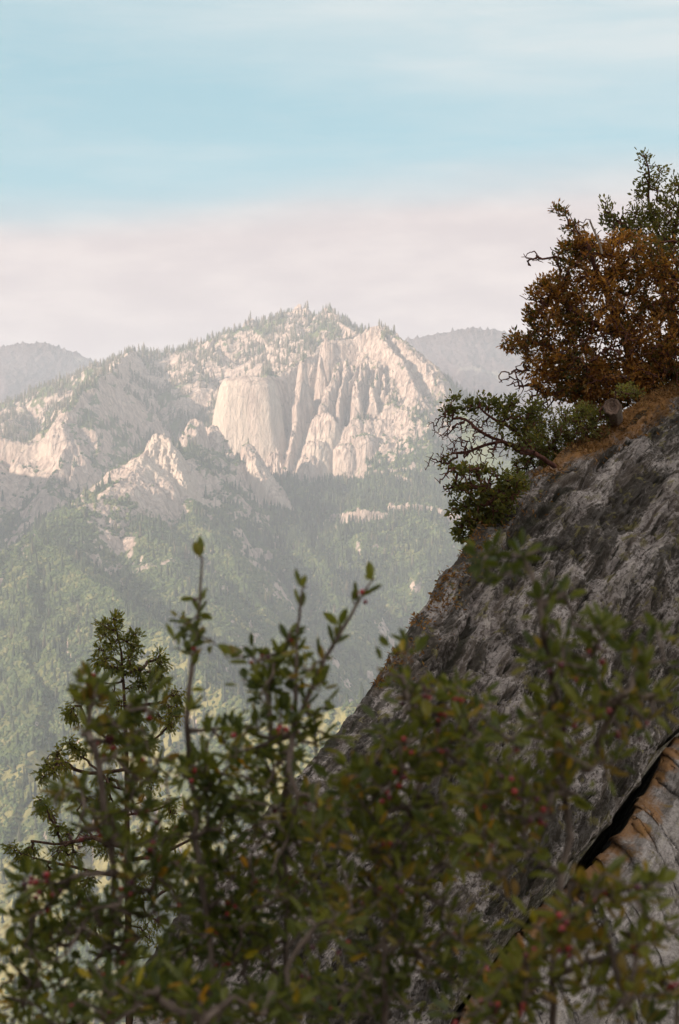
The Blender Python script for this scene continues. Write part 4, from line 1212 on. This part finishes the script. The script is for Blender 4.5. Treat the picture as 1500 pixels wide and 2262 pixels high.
hill_shrub('oak_shrub', 'green oak shrub with upright shoots, highest of the shrubs at the top right', 1102, (1480, 720), 23.8,
           [[(1460, 620), (1445, 500), (1432, 420), (1424, 345)], [(1460, 620), (1400, 520), (1345, 470)], [(1480, 560), (1500, 420)]],
           [(1424, 352, 14, 16, 9), (1440, 385, 30, 24, 22), (1425, 425, 26, 26, 22), (1462, 450, 36, 34, 44), (1410, 480, 36, 30, 38), (1340, 455, 12, 20, 9), (1342, 488, 22, 14, 16), (1372, 500, 26, 20, 26), (1440, 510, 55, 34, 76), (1492, 410, 14, 30, 16), (1500, 490, 36, 40, 52), (1490, 550, 50, 34, 60), (1550, 480, 50, 90, 70)],
           [], M_OAKG, M_BARK_RED, (0.034, 0.064), (0.36, 0.52), 4, 0.0034, 0.34, up=0.5, spread=0.15)
hill_shrub('manzanita', 'manzanita with bare twisting red twigs reaching left over the valley', 1103, (1225, 1030), 19.8,
           [[(1180, 1000), (1110, 975), (1050, 945), (1000, 925)], [(1180, 1000), (1120, 940), (1060, 900)], [(1110, 975), (1030, 1000), (975, 1010)]],
           [(1002, 882, 10, 8, 5), (992, 908, 16, 10, 12), (1040, 900, 22, 14, 18), (1075, 890, 24, 14, 22), (1120, 898, 30, 20, 32), (1165, 930, 34, 26, 42), (1110, 930, 32, 18, 18), (1180, 905, 22, 20, 18), (985, 1020, 12, 6, 6), (1150, 970, 40, 26, 30)],
           [(975, 940, 34, 34, 70), (1015, 975, 50, 40, 110), (1075, 990, 60, 46, 110), (965, 1015, 26, 20, 24), (1045, 935, 46, 30, 60), (955, 1035, 20, 8, 6)],
           M_MANZ, M_BARK_RED, (0.030, 0.052), (0.60, 0.80), 6, 0.0024, 0.34, cat='shrub', spread=0.12, wob=0.16, step=0.05)
hill_shrub('manzanita', 'small dark manzanita hanging off the rock edge, lowest of the shrubs on the slope', 1104, (1130, 1100), 18.6,
           [[(1080, 1080), (1030, 1070), (1000, 1080)], [(1080, 1110), (1030, 1150)]],
           [(1022, 1038, 22, 12, 10), (1066, 1044, 26, 14, 12), (1006, 1080, 16, 14, 8), (1050, 1086, 34, 24, 20), (1000, 1122, 12, 20, 6), (1042, 1130, 32, 24, 30), (1095, 1118, 36, 30, 60), (1018, 1172, 20, 18, 14), (1062, 1165, 30, 20, 40), (1130, 1070, 34, 24, 34)],
           [(1050, 1060, 60, 46, 90), (985, 1060, 26, 30, 16)],
           M_MANZ, M_BARK_RED, (0.035, 0.058), (0.60, 0.80), 8, 0.0034, 0.33, cat='shrub', spread=0.07, wob=0.15, step=0.05)
hill_shrub('oak_shrub', 'low dark green mat of shrub along the top edge of the rock slope', 1105, (1270, 1010), 20.6,
           [[(1220, 990), (1180, 1000)], [(1290, 950), (1330, 920)]],
           [(1205, 980, 60, 44, 190), (1275, 940, 60, 46, 190), (1190, 930, 30, 30, 40), (1165, 1045, 44, 34, 80), (1225, 1030, 44, 22, 60), (1305, 918, 34, 22, 45), (1120, 1090, 34, 22, 50), (1385, 862, 40, 14, 30)],
           [], M_OAKG, M_BARK_RED, (0.022, 0.042), (0.45, 0.65), 9, 0.0030, 0.34, spread=0.07)

# dead stick, sawn log end
R = rs(1201)
db = PX(1330, 560, 22.0)
ds = Plant(db, 5, 0.010, 0.1)
ds.stem([PX(1318, 522, 22.0), PX(1308, 500, 22.0), PX(1303, 487, 22.0)], 0.04, 0.02)
dt = ds.build('dead_branch', None, np.zeros(3), M_DEAD, 7, 0.030)
tag(dt, 'short bleached dead branch poking up from the russet oak shrub', 'branch')


def log_piece():
    c = PX(1352, 898, 20.3)
    ax = np.array([0.16, 1.0, -0.10]); ax /= np.linalg.norm(ax)
    u = np.cross(ax, [0, 0, 1.0]); u /= np.linalg.norm(u); v = np.cross(u, ax)
    t = thing('log', tuple(c), 'round sawn end of a dead log lying under the russet oak shrub', 'log')
    n = 26; Rr = rs(8)
    prof = 1 + 0.06 * np.sin(np.arange(n) * 2.1) + Rr.uniform(-.03, .03, n)
    V = []
    for s_, k in ((0.0, 1.0), (0.03, 1.04), (0.7, 1.03), (1.5, 0.95)):
        for i in range(n):
            a = 2 * math.pi * i / n
            V.append(ax * s_ + (u * math.cos(a) + v * math.sin(a)) * 0.088 * k * prof[i])
    F = [[j * n + i, j * n + (i + 1) % n, (j + 1) * n + (i + 1) % n, (j + 1) * n + i] for j in range(3) for i in range(n)]
    link('bark', mesh('bark', np.array(V), [np.array(F)], None, True), t, M_BARK_GREY)
    V = [ax * 0.035]; F = []
    for q, k in enumerate((0.25, 0.5, 0.62, 0.85, 0.97)):
        for i in range(n):
            a = 2 * math.pi * i / n
            V.append(ax * (0.03 - 0.03 * k - 0.006 * (q % 2)) + (u * math.cos(a) + v * math.sin(a)) * 0.088 * k * prof[i])
    T3 = [[0, 1 + i, 1 + (i + 1) % n] for i in range(n)]
    Q4 = [[1 + q * n + i, 1 + q * n + (i + 1) % n, 1 + (q + 1) * n + (i + 1) % n, 1 + (q + 1) * n + i] for q in range(4) for i in range(n)]
    link('cut_end', mesh('cut_end', np.array(V), [np.array(T3), np.array(Q4)], None, False), t, M_CUT)


log_piece()

# dry leaf litter lodged along the top edge and in the crack
R = rs(1301)
n = 9000
si = R.randint(int(NS * 0.50), NS - 60, n); ti = np.clip((np.abs(R.normal(0, 0.05, n)) * NT_).astype(int), 0, NT_ - 1)
keep = R.rand(n) < np.clip(0.25 + 0.75 * (rg[si, 0] > 1240) + fbm(si / 30.0, ti / 8.0, 77, 3), 0, 1)
si, ti = si[keep], ti[keep]
p1 = front[si, ti]
sj = R.randint(int(NS * 0.70), NS - 60, 2600)
p2 = P2[np.clip((sj / NS * NR2).astype(int), 0, NR2 - 1), 19 + R.randint(0, 16, len(sj))]
wgt = (ck[sj, 0] > 1400)
p2 = p2[wgt & (R.rand(len(p2)) < 0.25)]
Pl = np.concatenate([p1, p2]) + PN * 0.02
m_ = len(Pl)
N = PN + R.normal(0, 0.5, (m_, 3)); D = R.normal(0, 1, (m_, 3)) + np.array([0, -0.2, 0.25])
L = R.uniform(0.02, 0.06, m_)
lt = leaves('leaf_litter', None, np.zeros(3), T_SMALL, Pl, D, N, L, L * R.uniform(.25, .6, m_), R.beta(2, 2, m_), M_LITTER)
tag(lt, 'orange dry leaf litter lodged along the top edge of the rock', 'leaf litter', kind='stuff')
#=====HAZE=====
zt = float(TZ.max()) + 60
hv = []
X0, X1, Y0, Y1, Z0 = -5200.0, 5200.0, -2500.0, 11500.0, -901.0
V8 = np.array([(x, y, z) for x in (X0, X1) for y in (Y0, Y1) for z in (Z0, zt)])
F6 = np.array([[0, 1, 3, 2], [4, 6, 7, 5], [0, 4, 5, 1], [2, 3, 7, 6], [0, 2, 6, 4], [1, 5, 7, 3]])
hm = bpy.data.materials.new('haze_air'); hm.use_nodes = True
for n in list(hm.node_tree.nodes): hm.node_tree.nodes.remove(n)
hg = NG(hm.node_tree)
pv = hg.n('ShaderNodeVolumePrincipled', Color=(0.78, 0.87, 0.99, 1), Density=0.000092, Anisotropy=0.0)
hg.n('ShaderNodeOutputMaterial', Volume=pv.outputs[0])
ho = link('haze', mesh('haze', V8, [F6]), None, hm)
tag(ho, 'pale haze filling the valley air', 'haze', kind='stuff')
print('top', zt)
